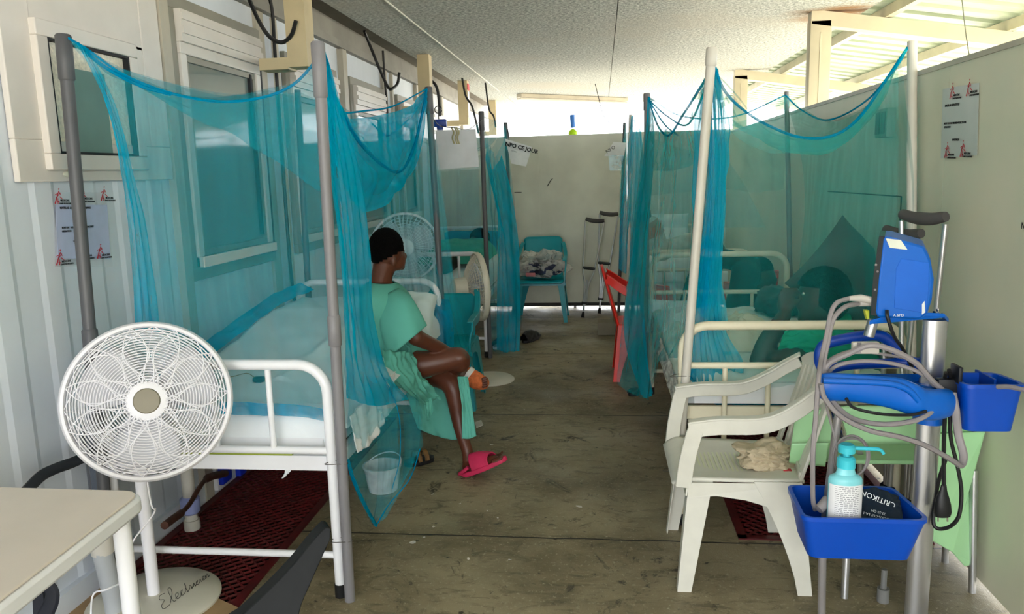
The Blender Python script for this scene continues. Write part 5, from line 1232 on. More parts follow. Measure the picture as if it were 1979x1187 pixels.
# ---- far right bed
n4 = netthing((.8, 7.4, 0), 'narrow bunched turquoise net behind the red armchair, over the far cream bed')
mb = MB(); sheet(mb, [[P(1220, 226, 6.5), P(1224, 224, 6.52), P(1232, 228, 6.55)], [P(1216, 262, 6.5), P(1228, 258, 6.5), P(1240, 262, 6.6)], [P(1208, 330, 6.5), P(1226, 330, 6.5), P(1244, 330, 6.7)], [P(1198, 440, 6.5), P(1216, 440, 6.5), P(1240, 440, 6.8)], [P(1196, 520, 6.5), P(1212, 530, 6.5), P(1232, 530, 6.8)]], 60, 50, .04, 6, 4, amp_top=.01); mb.build('aisle_curtain', NETB, n4)
mb = MB(); sheet(mb, [[P(1222, 226, 6.5), P(1250, 262, 6.5), P(1330, 290, 6.5), P(1400, 300, 6.4)], [P(1215, 350, 6.45), P(1270, 360, 6.45), P(1340, 360, 6.45), P(1440, 360, 6.45)], [P(1212, 440, 6.36), P(1270, 440, 6.36), P(1340, 440, 6.36), P(1480, 440, 6.36)]], 70, 40, .03, 7, 6); mb.build('front_panel', NET, n4)
mb = MB(); sheet(mb, [[P(1208, 240, 8.28), P(1216, 255, 7.8), P(1222, 230, 6.6)], [P(1199, 330, 8.2), P(1206, 330, 7.6), P(1214, 330, 6.9)], [P(1196, 420, 8.2), P(1200, 420, 7.6), P(1208, 420, 6.9)]], 40, 40, .03, 5, 7); mb.build('side_panel', NET, n4)

# ================================================================ FLOOR GRATINGS
REDM = mat('red_expanded_metal', (92, 13, 18), .55, noise_amt=.25, noise_scale=12)
def grate(x0, x1, y0, y1, z, label, pitch=(.024, .046)):
    root = empty('floor_grate', ((x0 + x1) / 2, (y0 + y1) / 2, 0), label, 'grate')
    f = MB(); w_ = .035
    for c, d in ((((x0 + x1) / 2, y0 + w_ / 2, z), (x1 - x0, w_, .02)), (((x0 + x1) / 2, y1 - w_ / 2, z), (x1 - x0, w_, .02)), ((x0 + w_ / 2, (y0 + y1) / 2, z), (w_, y1 - y0, .02)), ((x1 - w_ / 2, (y0 + y1) / 2, z), (w_, y1 - y0, .02))): f.box(c, d)
    yy = y0 + .9
    while yy < y1 - .2: f.box(((x0 + x1) / 2, yy, z - .004), (x1 - x0, .03, .012)); yy += .9
    f.build('grate_frame', REDM, root, smooth=False)
    m_ = MB(); py, px_ = pitch; ny = int((y1 - y0) / py); nx = int((x1 - x0) / px_)
    for j in range(ny):
        vs = []; 
        for k in range(2 * nx + 1):
            x = x0 + (x1 - x0) * k / (2 * nx); yo = (y0 + (y1 - y0) * (j + .5) / ny) + (py * .44 if (k + j) % 2 else -py * .44)
            vs += [(x, yo - .0035, z + .001), (x, yo + .0035, z + .006), (x, yo + .0035, z + .003), (x, yo - .0035, z - .002)]
        for k in range(2 * nx):
            a = 4 * k; m_.add([vs[a + i] for i in range(8)], [(0, 4, 5, 1), (1, 5, 6, 2), (2, 6, 7, 3), (3, 7, 4, 0)])
    m_.build('expanded_mesh', REDM, root, smooth=False)
grate(-1.875, -1.3, 1.55, 4.62, -.004, 'dark red expanded-metal grating along the left wall under the first bed')
grate(.55, 1.31, 3.06, 4.62, -.004, 'dark red expanded-metal grating under the cream bed of the lying patient')

# ================================================================ MONITOR TROLLEY
BLUE = mat('royal_blue_plastic', (0, 94, 194), .32, noise_amt=.03)
BLUED = mat('deep_blue_plastic', (0, 60, 160), .35, noise_amt=.03)
BLUEI = mat('basket_blue', (0, 70, 178), .35, noise_amt=.03)
GREYC = mat('grey_cable', (140, 134, 136), .5, noise_amt=.04); BLKC = mat('black_cable', (20, 20, 22), .5)
tr = empty('monitor_trolley', (.95, 2.45, 0), 'trolley with aluminium pole, blue handles and baskets beside the white armchair', 'trolley')
pc = V((1.015, 2.47, 0)); el = lambda z: [V((pc.x + .036 * math.cos(2 * PI * j / 28), pc.y + .022 * math.sin(2 * PI * j / 28), z)) for j in range(28)]
pt = P(1808, 618, 2.47).z
MB().loft([el(0.0), el(pt)]).build('pole', ALU, tr)
mb = MB(); topc = P(1800, 614, 2.47)
mb.prism([P(1745, 600, 2.38), P(1826, 606, 2.42), P(1834, 616, 2.46), P(1815, 604, 2.54), P(1700, 606, 2.54), P(1680, 620, 2.36)], (0, 0, -.012)); br = mb.build('monitor_bracket', BLUE, tr, bevel=.002, smooth=False)
s_ = MB()
for q in (P(1806, 606, 2.46), P(1822, 610, 2.46), P(1812, 602, 2.52)): s_.cyl(q, q + V((0, 0, .008)), .005, 10)
s_.build('screws', CHROME, br)
MB().tube([P(1688, 618, 2.42), P(1679, 650, 2.42)], .016, 12).build('bracket_strut', ALU, tr)
# front leaning leg
pa = P(1590, 1040, 2.36); pb = G(1568, 1187); pb = V((pb.x + .005, 2.42, 0))
MB().tube([P(1607, 775, 2.40), P(1620, 800, 2.40), pa, pb], .0125, 14).build('front_tube', mat('grey_tube', (168, 164, 166), .35, metal=.5), tr)
MB().tube([P(1606, 778, 2.4), P(1625, 840, 2.44)], .018, 12).build('chrome_stub', CHROME, tr)
ft = MB(); q = P(1665, 1082, 2.85); ft.cyl(V((q.x, 2.62, .0)), V((q.x, 2.62, .05)), .02, 14); ft.tube([V((q.x, 2.62, .05)), V((q.x, 2.62, .12))], .01, 8); ft.build('caster', mat('grey_caster', (120, 120, 118), .5), tr)
def handle(name, pts, rad, m, fl=None, n=50):
    o = MB().tube(spl(pts, n), rad, 14, flat=fl).build(name, m, tr); return o
# lower (near) handle: solid curved bar widening to a clamp
def hbar(name, prof, thick, m, y0):
    mb = MB(); rings = []
    for (px_, yt, yb, dy, k) in prof:
        a = P(px_, yt, y0 + dy); c = P(px_, yb, y0 + dy); mid = (a + c) / 2; h = (a.z - c.z) / 2; t = thick * k
        rings.append([mid + V((0, math.cos(q) * t, 0)) * (abs(math.cos(q)) ** -.25 if abs(math.cos(q)) > .05 else 1) + V((0, 0, math.sin(q) * h)) for q in [2 * PI * j / 24 for j in range(24)]])
    R_ = np.array([[tuple(p) for p in r] for r in rings]); R2 = np.array([cr(R_[:, j], 60) for j in range(24)]).transpose(1, 0, 2)
    mb.loft([[V(p) for p in r] for r in R2]); return mb.build(name, m, tr)
lo = hbar('lower_handle', [(1580, 738, 752, 0, .4), (1584, 726, 768, 0, .8), (1600, 721, 774, 0, 1), (1650, 723, 776, 0, 1), (1700, 727, 784, 0, 1), (1740, 731, 795, 0, 1), (1768, 742, 806, 0, 1.1), (1790, 752, 812, .02, 1.4), (1820, 752, 808, .05, 1.8), (1836, 754, 800, .08, 1.9), (1839, 762, 792, .1, 1.9)], .022, BLUE, 2.26)
mb = MB(); mb.tube(spl([P(1590, 736, 2.235), P(1650, 738, 2.235), P(1720, 742, 2.235), P(1755, 754, 2.235), P(1775, 775, 2.24)], 30), .009, 10); mb.build('handle_ridge', BLUE, lo)
MB().tube([pc + V((0, 0, P(1800, 815, 2.47).z)), pc + V((0, 0, P(1800, 740, 2.47).z))], [.046, .046], 24).build('clamp_collar', BLUE, tr)
up_ = MB().tube(spl([P(1592, 718, 2.52), P(1584, 695, 2.52), P(1590, 670, 2.52), P(1620, 658, 2.52), P(1690, 648, 2.52), P(1722, 662, 2.52), P(1742, 690, 2.52), P(1768, 702, 2.5), P(1795, 706, 2.49)], 60), .018, 14, flat=.8).build('upper_handle', BLUED, tr)
mb = MB(); mb.tube(spl([P(1596, 716, 2.52), P(1640, 706, 2.52), P(1720, 702, 2.52), P(1790, 700, 2.5)], 20), .016, 10); mb.build('rear_bar', BLUED, tr)
mb = MB(); mb.prism([P(1600, 722, 2.45), P(1800, 722, 2.45), P(1800, 745, 2.5), P(1600, 738, 2.5)], (0, .02, -.02)); mb.build('tray', BLUE, tr, bevel=.003, smooth=False)
# baskets
def basket(name, top, bot, depth_vec, m, inner, wall=.004):
    """top/bottom outlines as rings of points"""
    n = len(top); mb = MB(); ctr = sum((V(p) for p in top), V((0, 0, 0))) / n
    ti = [V(p) + (ctr - V(p)).normalized() * .008 for p in top]; cb = sum((V(p) for p in bot), V((0, 0, 0))) / n
    bi = [V(p) + (cb - V(p)).normalized() * .008 + V((0, 0, .006)) for p in bot]
    lip = [V(p) - (ctr - V(p)).normalized() * .005 for p in top]; lip2 = [p - V((0, 0, .012)) for p in lip]
    mb.loft([[V(p) for p in bot], [V(p) - V((0, 0, .013)) for p in top], lip2, lip, ti, bi], caps=True)
    return mb.build(name, m, tr, angle=50)
def ringpts(corners, r, n=6):
    return roundpoly([V(c) for c in corners], r, n)
zt = P(1673, 1003, 2.22).z
fl_ = P(1553, 992, 2.2); frr = P(1796, 1014, 2.2); zt = (fl_.z + frr.z) / 2; fl_.z = frr.z = zt
bl_ = G(1566, 905, zt); brr = G(1762, 893, zt)
bl_.y = brr.y = min(bl_.y, 2.44); bl_.x = fl_.x + .01
brr.x = frr.x - .02
zb = P(1673, 1075, 2.24).z
tops = ringpts([fl_, frr, brr, bl_], .035); bots = ringpts([V((fl_.x + .025, fl_.y + .02, zb)), V((frr.x - .035, frr.y + .02, zb)), V((brr.x - .02, brr.y - .02, zb)), V((bl_.x + .025, bl_.y - .02, zb))], .03)
basket('large_basket', tops, bots, None, BLUEI, BLUED)
# side bin
f0 = P(1866, 738, 2.3); f1_ = P(1984, 750, 2.3); zt2 = (f0.z + f1_.z) / 2; f0.z = f1_.z = zt2
b0_ = V((f0.x + .005, 2.44, zt2)); b1_ = V((f1_.x - .02, 2.44, zt2)); zb2 = P(1910, 832, 2.32).z
basket('side_bin', ringpts([f0, f1_, b1_, b0_], .03), ringpts([V((f0.x + .012, f0.y + .01, zb2)), V((f1_.x - .015, f0.y + .01, zb2)), V((b1_.x - .015, 2.43, zb2)), V((b0_.x + .012, 2.43, zb2))], .03), None, BLUEI, BLUED)
mb = MB(); mb.box((V(f0) + V((.0, .06, .018))), (.012, .06, .05), ch=.003); mb.box((V(f0) + V((-.02, .07, -.03))), (.06, .03, .06), ch=.004); mb.build('bin_hook', mat('black_clip', (16, 18, 26), .5), tr)
MB().box((f0 + V((.1, .1, -.02))), (.006, .12, .05)).build('bin_divider', BLUED, tr)

# ---- the monitor itself
mo = empty('patient_monitor', P(1745, 612, 2.42), 'blue patient monitor on top of the trolley, screen facing the bed', 'monitor')
outl = [P(1707, 457, 2.36), P(1722, 458, 2.36), P(1786, 476, 2.36), P(1798, 500, 2.36), P(1805, 540, 2.36), P(1801, 580, 2.36), P(1792, 608, 2.36), P(1778, 618, 2.36), P(1696, 614, 2.36), P(1691, 606, 2.36), P(1697, 540, 2.36)]
mb = MB(); mb.prism(outl, (.078, .22, 0)); body_ = mb.build('casing', BLUE, mo, bevel=.008)
mb = MB(); mb.prism([P(1699, 456, 2.362), P(1710, 457, 2.362), P(1701, 540, 2.362), P(1695, 612, 2.362), P(1682, 609, 2.362), P(1687, 540, 2.362)], (.072, .2, 0)); mb.build('screen_panel', mat('screen_black', (24, 34, 40), .2), mo, bevel=.001)
MB().prism([P(1742, 500, 2.3585), P(1796, 508, 2.3585), P(1795, 560, 2.3585), P(1790, 606, 2.3585), P(1728, 596, 2.3585), P(1732, 520, 2.3585)], (0, .004, 0)).build('recessed_side', mat('recess_blue', (0, 96, 204), .4), body_, bevel=.001)
lb = MB(); a = P(1712, 460, 2.37); b_ = P(1744, 464, 2.37)
za = a.z; q0, q1 = G(1713, 459, za + .002), G(1745, 463, za - .012)
lb.prism([P(1712, 461, 2.357) , P(1741, 464, 2.357), P(1754, 483, 2.357), P(1720, 479, 2.357)], (0, .003, 0)); lb.build('paper_label', mat('label_paper', (216, 220, 208), .7), mo)
MB().prism([P(1782, 588, 2.357), P(1787, 582, 2.357), P(1788, 604, 2.357), P(1782, 608, 2.357)], (0, .003, 0)).build('white_slot', WHITEINK, body_)
mk = MB()
for (x, y) in ((1693, 512), (1696, 525), (1691, 560)): mk.ell(P(x, y, 2.36), .0035)
mk.build('screen_knobs', GREYC, mo)
text('A.&PD', P(1726, 612, 2.356), (1, 0, 0), (0, 0, 1), .011, WHITEINK, body_, 'lettering')
mb = MB(); mb.prism([P(1672, 600, 2.4), P(1680, 600, 2.4), P(1680, 616, 2.4), P(1676, 618, 2.4)], (0, .02, 0)); mb.build('yellow_port', mat('yellow_plastic', (200, 205, 60), .5), mo)
# connectors and cables
mb = MB(); mb.tube([P(1682, 580, 2.38), P(1662, 576, 2.37), P(1640, 577, 2.36)], [.011, .011, .007], 12); mb.tube([P(1682, 584, 2.40), P(1660, 586, 2.39)], [.013, .010], 12)
pl = mb.build('plug', mat('beige_plug', (196, 192, 186), .5)); tag(pl, 'beige plugs pushed into the screen side of the blue monitor', 'plug')
def cable(pts, r, m, label, n=90, fl=None, name='cable', grp=None): 
    o = MB().tube(spl(pts, n), r, 8, flat=fl).build(name, m); return tag(o, label, 'cable', grp)
cable([P(1640, 577, 2.36), P(1618, 585, 2.34), P(1606, 605, 2.33), P(1597, 650, 2.32), P(1588, 690, 2.3), P(1582, 730, 2.22), P(1577, 800, 2.2), P(1571, 880, 2.19), P(1571, 960, 2.24), P(1575, 985, 2.3)], .007, GREYC, 'grey lead dropping from the monitor plug into the large blue basket')
cable([P(1658, 587, 2.39), P(1632, 594, 2.35), P(1610, 618, 2.33), P(1600, 660, 2.32), P(1592, 710, 2.3), P(1600, 760, 2.27), P(1640, 805, 2.23), P(1700, 820, 2.22), P(1760, 815, 2.23), P(1795, 800, 2.25), P(1810, 780, 2.3)], .0075, GREYC, 'grey hose looped under the lower blue handle')
cable([P(1590, 720, 2.3), P(1606, 700, 2.3), P(1640, 684, 2.28), P(1680, 668, 2.26), P(1722, 676, 2.26), P(1770, 702, 2.28), P(1800, 735, 2.3), P(1822, 755, 2.33)], .0085, GREYC, 'thick grey hose arching over the blue trolley tray')
cable([P(1594, 726, 2.32), P(1620, 706, 2.3), P(1670, 698, 2.3), P(1730, 704, 2.3), P(1780, 722, 2.3), P(1806, 746, 2.32)], .006, GREYC, 'grey cable coil lying lowest across the blue tray')
cable([P(1590, 708, 2.36), P(1612, 690, 2.34), P(1650, 678, 2.34), P(1700, 684, 2.34), P(1760, 694, 2.36)], .0045, GREYC, 'thin grey cable behind the arching hose on the trolley')
cable([P(1586, 742, 2.2), P(1594, 770, 2.2), P(1625, 805, 2.19), P(1680, 832, 2.18), P(1740, 845, 2.18), P(1790, 862, 2.2), P(1840, 890, 2.24), P(1856, 900, 2.26), P(1862, 880, 2.28), P(1852, 840, 2.3), P(1846, 790, 2.3), P(1840, 760, 2.32)], .0075, GREYC, 'grey hose sweeping past the pole below the side bin', fl=1.5)
cable([P(1635, 770, 2.2), P(1650, 788, 2.2), P(1700, 800, 2.2), P(1760, 802, 2.22), P(1790, 795, 2.24)], .0045, BLKC, 'thin black cable under the lower blue handle')
cable([P(1594, 775, 2.24), P(1606, 820, 2.26), P(1614, 850, 2.28), P(1618, 868, 2.3)], .003, GREYC, 'thin grey lead hanging down to the coil above the basket')
cp = []
for k in range(90):
    a = 2 * PI * k / 26 + 1.2; rx = 33 + 3 * math.sin(k * .21); cp.append(P(1646 + rx * math.cos(a), 883 + (38 + 3 * math.sin(k * .13)) * math.sin(a), 2.36 + .0006 * k))
cable(cp, .0035, GREYC, 'coiled grey lead hanging behind the hand-rub pump', 360)
cable([P(1714, 600, 2.35), P(1716, 615, 2.34), P(1728, 650, 2.35), P(1745, 675, 2.38), P(1768, 720, 2.42)], .0055, BLKC, 'black lead from the underside of the blue monitor')
cable([P(1828, 720, 2.36), P(1826, 740, 2.38), P(1826, 800, 2.4), P(1824, 860, 2.4), P(1824, 940, 2.4)], .006, BLKC, 'black mains cable ending in the hanging plug')
cable([P(1834, 715, 2.36), P(1838, 740, 2.38), P(1836, 800, 2.4), P(1838, 850, 2.4), P(1850, 900, 2.4), P(1858, 950, 2.4), P(1852, 1000, 2.4), P(1828, 1021, 2.42), P(1804, 1012, 2.44), P(1812, 940, 2.46), P(1830, 880, 2.44)], .006, BLKC, 'black mains cable looping below the side bin')
mb = MB(); c = [(1824, 938, .008), (1823, 948, .011), (1822, 960, .018), (1822, 975, .024), (1822, 990, .026), (1822, 998, .022)]
mb.tube([P(x, y, 2.4) for x, y, r in c], [r for x, y, r in c], 16, flat=.6); o = tag(mb.build('mains_plug', BLACK), 'black two-pin mains plug hanging beside the aluminium pole', 'plug')
mb = MB()
for x in (1813, 1831): mb.cyl(P(x, 998, 2.4), P(x, 1008, 2.4), .0025, 8)
mb.build('pin', CHROME, o)
cable([P(1928, 748, 2.27), P(1950, 748, 2.24), P(1990, 756, 2.18)], .007, GREYC, 'grey tube end poking over the side bin')
cb_ = MB(); cb_.box(P(1672, 672, 2.31), (.075, .02, .035), ch=.004); tag(cb_.build('cable_clamp', mat('cream_clamp', (196, 190, 180), .5)), 'cream cable clamp lying among the grey hoses', 'clamp')
MB().box(P(1660, 672, 2.298), (.01, .006, .03)).build('clamp_ridge', GREYC, bpy.data.objects['cable_clamp'])

# hand rub bottle
TQ = mat('pump_turquoise', (64, 196, 214), .35); TQB = mat('bottle_aqua', (128, 206, 216), .3)
bb = P(1630, 1005, 2.26); bb.z = zb + .012; bot = empty('hand_rub_bottle', bb, 'white-labelled hand rub bottle with a turquoise pump in the large basket', 'bottle')
ztop = P(1630, 918, 2.26).z; zn = P(1630, 900, 2.26).z
def ellr(c, a, b, n=32): return [V((c[0] + a * math.cos(2 * PI * j / n), c[1] + b * math.sin(2 * PI * j / n), c[2])) for j in range(n)]
wb_ = .048
MB().loft([ellr((bb.x, bb.y, z), a, a * .62) for z, a in ((bb.z, wb_ * .9), (bb.z + .006, wb_), (ztop - .012, wb_), (ztop - .004, wb_ * .93), (ztop + .004, wb_ * .6), (zn, .022))]).build('bottle_body', TQB, bot)
zl0 = P(1630, 992, 2.26).z; zl0 = max(bb.z + .015, zl0 - .03); zl1 = P(1630, 932, 2.26).z
lab = MB(); 
n = 28; vs = []
for z in (zl0, zl1):
    for j in range(n): q = -PI * .92 + (PI * .84) * j / (n - 1); vs.append((bb.x + (wb_ + .0012) * math.cos(q), bb.y + (wb_ * .62 + .0012) * math.sin(q), z))
lab.add(vs, [(j, j + 1, n + j + 1, n + j) for j in range(n - 1)]); lb = lab.build('label', mat('label_white', (228, 228, 230), .6), bot)
tx = MB()
for r_ in range(16):
    z = zl1 - .006 - r_ * .0058
    if z < zl0 + .004: break
    xs_ = bb.x - .034
    while xs_ < bb.x + .030:
        w_ = random.Random(int(xs_ * 9999) + r_).uniform(.004, .012); x2 = min(xs_ + w_, bb.x + .033)
        ya = lambda x: bb.y - (wb_ * .62 + .0018) * math.sqrt(max(0, 1 - ((x - bb.x) / (wb_ + .0012)) ** 2))
        tx.add([(xs_, ya(xs_), z), (x2, ya(x2), z), (x2, ya(x2), z + .0016), (xs_, ya(xs_), z + .0016)], [(0, 1, 2, 3)]); xs_ = x2 + .003
tx.build('label_print', mat('label_grey_print', (120, 122, 130), .7), lb, smooth=False)
pm = MB(); zc = P(1630, 893, 2.26).z; z2 = P(1630, 876, 2.26).z; z3 = P(1630, 866, 2.26).z
pm.lathe([(.001, zn - .004), (.026, zn - .004), (.026, zn + .022), (.018, zn + .03), (.014, z2 - .008), (.009, z2 - .008), (.009, z3 - .012), (.024, z3 - .012), (.024, z3 + .006), (.018, z3 + .012), (.001, z3 + .012)], c=(bb.x, bb.y, 0), seg=28)
pm.tube(spl([V((bb.x + .01, bb.y, z3)), V((bb.x + .06, bb.y, z3 - .001)), V((bb.x + .092, bb.y, z3 - .004)), V((bb.x + .104, bb.y, z3 - .016))], 16), [.006] * 10 + [.005] * 6, 10); pm.build('pump', TQ, bot)
# blood pressure cuff
cf = MB(); cz = zb + .02
sheet(cf, [[P(1650, 958, 2.36), P(1690, 945, 2.37), P(1735, 962, 2.37)], [P(1650, 985, 2.31), P(1692, 975, 2.31), P(1742, 985, 2.3)], [P(1650, 1008, 2.26), P(1695, 1008, 2.25), P(1745, 1012, 2.25)]], 24, 18, .002, 2)
cu = tag(cf.build('pressure_cuff', mat('navy_cuff', (14, 34, 52), .7), solid=.008), 'navy blood pressure cuff lying upside down beside the hand-rub bottle', 'cuff')
def tilted(s, px_, py_, Y, px2, py2, Y2, size):
    a = P(px_, py_, Y); b_ = P(px2, py2, Y2); ux = (b_ - a); text(s, a, ux, (0, -.35, -.8), size, WHITEINK, cu, 'lettering')
tilted('CRITIKON', 1732, 974, 2.305, 1662, 946, 2.325, .022)
tilted('23-33 CM', 1712, 992, 2.268, 1684, 984, 2.272, .010)
tilted('DURA-CUF LA-1', 1718, 1002, 2.252, 1672, 990, 2.262, .010)
MB().tube([P(1582, 985, 2.27), P(1600, 968, 2.29)], [.014, .018], 12).build('grey_bulb', GREYC); tag(bpy.data.objects['grey_bulb'], 'grey connector end lying left of the hand-rub bottle', 'connector')

# ================================================================ CRUTCHES
def crutch(tip, top, wv, label, m=ALU, pad=(.03, .02), hand=.5, name='crutch'):
    tip = V(tip); top = V(top); ax_ = (top - tip); L_ = ax_.length; u = ax_.normalized(); w_ = V(wv); w_ = (w_ - u * w_.dot(u)).normalized()
    root = empty(name, tip, label, 'crutch')
    fr_ = MB()
    for s in (-1, 1):
        pts = [tip + u * L_ * f + w_ * s * k for f, k in ((.13, .012), (.2, .014), (.34, .022), (.46, .055), (.6, .07), (.8, .085), (.98, .10))]
        fr_.tube(spl(pts, 30), .010, 10)
    fr_.build('bow_tubes', m, root)
    MB().tube([tip + u * .02, tip + u * L_ * .38], .010, 10).build('lower_tube', m, root)
    MB().tube([tip, tip + u * .035, tip + u * .06], [.019, .016, .012], 12).build('rubber_tip', RUBBER, root)
    MB().tube([tip + u * L_ * hand - w_ * .066, tip + u * L_ * hand + w_ * .066], .016, 12).build('hand_grip', BLACK, root)
    MB().tube([tip + u * L_ * .145 - w_ * .03, tip + u * L_ * .145 + w_ * .03], .015, 8).build('clamp', BLACK, root)
    pts = [top + w_ * k - u * d for k, d in ((-.1, .0), (-.08, .004), (-.035, .012), (.035, .012), (.08, .004), (.1, .0))]
    MB().tube(spl(pts, 20), [.018 + .006 * (1 - abs(i - 9.5) / 9.5) for i in range(20)], 12).build('underarm_pad', mat('pad_grey', (78, 76, 76), .8), root)
    return root
crutch(G(1126, 614), P(1150, 425, 8.42), (1, 0, 0), 'shorter aluminium crutch leaning on the back wall, beside the turquoise armchair')
crutch(G(1158, 606), P(1177, 412, 8.5), (1, 0, 0), 'taller aluminium crutch leaning on the back wall by the red armchair')
crutch((1.2, 3.05, .0), P(1784, 416, 3.02), (.42, -.9, 0), 'aluminium crutch with a grey pad rising behind the blue monitor')
crutch((1.17, 3.2, .0), P(1745, 447, 3.18), (.3, -.9, 0), 'second aluminium crutch, its pad just above the monitor\'s label')

# ================================================================ SIGNS AND PAPERS
PAP = mat('poster_paper', (196, 204, 238), .6, noise_amt=.03); PAPG = mat('poster_paper_grey', (188, 192, 188), .35, noise_amt=.05)
FILM = film_mat('clear_film', (225, 228, 230), .16)
def emblem(o, ux, uy, s, parent):
    """small red stick-figure mark with two short black lines of print"""
    ux = V(ux).normalized(); uy = V(uy).normalized(); q = lambda a, b: V(o) + ux * a * s + uy * b * s
    mb = MB(); n = ux.cross(uy) * .0012
    for a0, b0, a1, b1, w_ in ((.0, .0, .22, .5, .14), (.22, .5, .42, .9, .1), (.3, .0, .3, .42, .09), (.42, .86, .62, .6, .08), (.12, .42, .6, .78, .07), (.5, .5, .8, .32, .08), (.2, .2, .48, .14, .07), (.02, .62, .3, .72, .06), (.38, 1.0, .48, 1.08, .12)):
        a = q(a0, b0); b_ = q(a1, b1); t = (b_ - a).normalized(); p_ = ux.cross(uy).cross(t) * w_ * s / 2; mb.add([a - p_ + n, b_ - p_ * .6 + n, b_ + p_ * .6 + n, a + p_ + n], [(0, 1, 2, 3)])
    mb.build('red_emblem', REDINK, parent, smooth=False)
    text('MEDECINS', q(.55, .16) + n, ux, uy, s * .20, INK, parent, 'lettering', bold=.0002); text('SANS FRONTIERES', q(.45, -.03) + n, ux, uy, s * .16, INK, parent, 'lettering', bold=.0002)
def wallpaper(name, label, X, c4, m, lines, emb, es, film=None):
    ps = [PX(x, y, X) for x, y in c4]   # tl, tr, br, bl
    ux = (ps[1] - ps[0]); uy = ps[0] - ps[3]; n = ux.cross(uy).normalized()
    mb = MB(); mb.prism([ps[3], ps[2], ps[1], ps[0]], -n * .001); root = tag(mb.build(name, m, smooth=False), label, 'poster')
    if film:
        fp_ = [PX(x, y, X + n.x * .0015) for x, y in film]; MB().add([fp_[0], fp_[1], fp_[2], fp_[3]], [(0, 1, 2, 3)]).build('clear_tape', FILM, root, smooth=False)
    for s, x, y, sz in lines: text(s, PX(x, y, X + n.x * .002), ux, uy, sz, INK, root, 'lettering', bold=.0003)
    for x, y in emb: emblem(PX(x, y, X + n.x * .002), ux, uy, es, root)
    return root
wallpaper('poster', 'taped pale notice with red emblems under the small frosted window', XL + .014, [(108, 396), (207, 396), (214, 500), (112, 500)], PAP,
          [('MATELAS  AU CHANGE DE MANU', 116, 404, .011), ('BOUT DE   DES SEULAGES POUR D\'AUTRES', 120, 442, .009), ('OPERATION', 120, 449, .009), ('LOGISTIQUE', 142, 468, .009)], [(106, 394), (153, 390), (195, 388), (109, 513), (152, 502), (188, 500)], .05, film=[(104, 372), (204, 372), (218, 516), (106, 516)])
wallpaper('poster', 'taped grey notice with red emblems on the right partition', XR - .004, [(1822, 172), (1892, 160), (1888, 300), (1818, 306)], PAPG,
          [('MATELAS SERVIETTES', 1826, 207, .013), ('BOUT DE DE SE PREMIER POUR L\'AUTRE', 1824, 241, .0105), ('OPERATION', 1824, 248, .0105), ('LOGISTIQUE', 1840, 272, .0105)], [(1836, 192), (1868, 186), (1826, 305), (1856, 303)], .055)
text('NO', PX(1973, 442, XR - .003), (0, -1, 0), (0, 0, 1), .03, INK, bpy.data.objects['wall_right'], 'lettering')
# plastic pocket with papers on a wire between two poles
pk = empty('hanging_sheet', P(880, 250, 5.0), 'blank pale paper in a clear pocket hanging from a wire above the aisle', 'paper')
yh = 5.0
MB().prism([P(843, 328, yh), P(926, 322, yh), P(919, 250, yh), P(842, 252, yh)], (0, -.002, 0)).build('paper', mat('pocket_paper', (206, 206, 210), .5, noise_amt=.05), pk, smooth=False)
MB().add([P(836, 331, yh - .004), P(929, 327, yh - .004), P(921, 248, yh - .004), P(834, 250, yh - .004)], [(0, 1, 2, 3)]).build('clear_pocket', FILM, pk, smooth=False)
mb = MB()
for x in (872, 878, 882): mb.tube(spl([P(x, 246, yh - .008), P(x + 5, 256, yh - .010), P(x + 2, 266, yh - .008), P(x + 6, 278, yh - .008)], 10), .005, 6)
mb.build('twine', mat('twine_straw', (176, 168, 130), .9), pk)
# wire
tag(MB().tube(spl([P(834, 225, 4.5), P(850, 243, 4.8), P(880, 247, 5.0), P(905, 250, 5.6), P(932, 232, 6.2)], 40), .003, 6).build('hanging_wire', mat('dark_wire', (44, 42, 40), .6)), 'wire stretched between two net poles, holding the pocket of paper', 'wire')
np_ = empty('hanging_sheet', P(995, 275, 7.6), 'white hanging sheet printed NPO CE JOUR in front of the back wall', 'paper')
MB().prism([P(988, 316, 7.6), P(1017, 322, 7.6), P(1028, 284, 7.6), P(976, 268, 7.6)], (0, -.002, 0)).build('paper', mat('notice_paper', (236, 236, 236), .6), np_, smooth=False)
a = P(976, 281, 7.59); b_ = P(1026, 294, 7.59); text('NPO CE JOUR', a, b_ - a, (0, 0, 1), .052, INK, np_, 'lettering', bold=.002)
text('service', P(988, 292, 7.59), b_ - a, (0, 0, 1), .02, mat('grey_print', (110, 110, 112), .7), np_, 'lettering')
np2 = empty('hanging_sheet', P(1190, 285, 7.4), 'crumpled clear pocket with a white sheet hanging left of the bunched net', 'paper')
MB().prism([P(1168, 302, 7.4), P(1206, 302, 7.4), P(1210, 276, 7.4), P(1186, 274, 7.4)], (0, -.002, 0)).build('paper', mat('notice_paper', (236, 236, 236), .6), np2, smooth=False)
a = P(1173, 297, 7.39); b_ = P(1190, 286, 7.39); text('NPO', a, b_ - a, (-.3, 0, 1), .045, INK, np2, 'lettering')
MB().add([P(1178, 330, 7.38), P(1200, 330, 7.38), P(1206, 300, 7.38), P(1176, 300, 7.38)], [(0, 1, 2, 3)]).build('clear_pocket', film_mat('blue_film', (150, 205, 225), .45), np2, smooth=False)
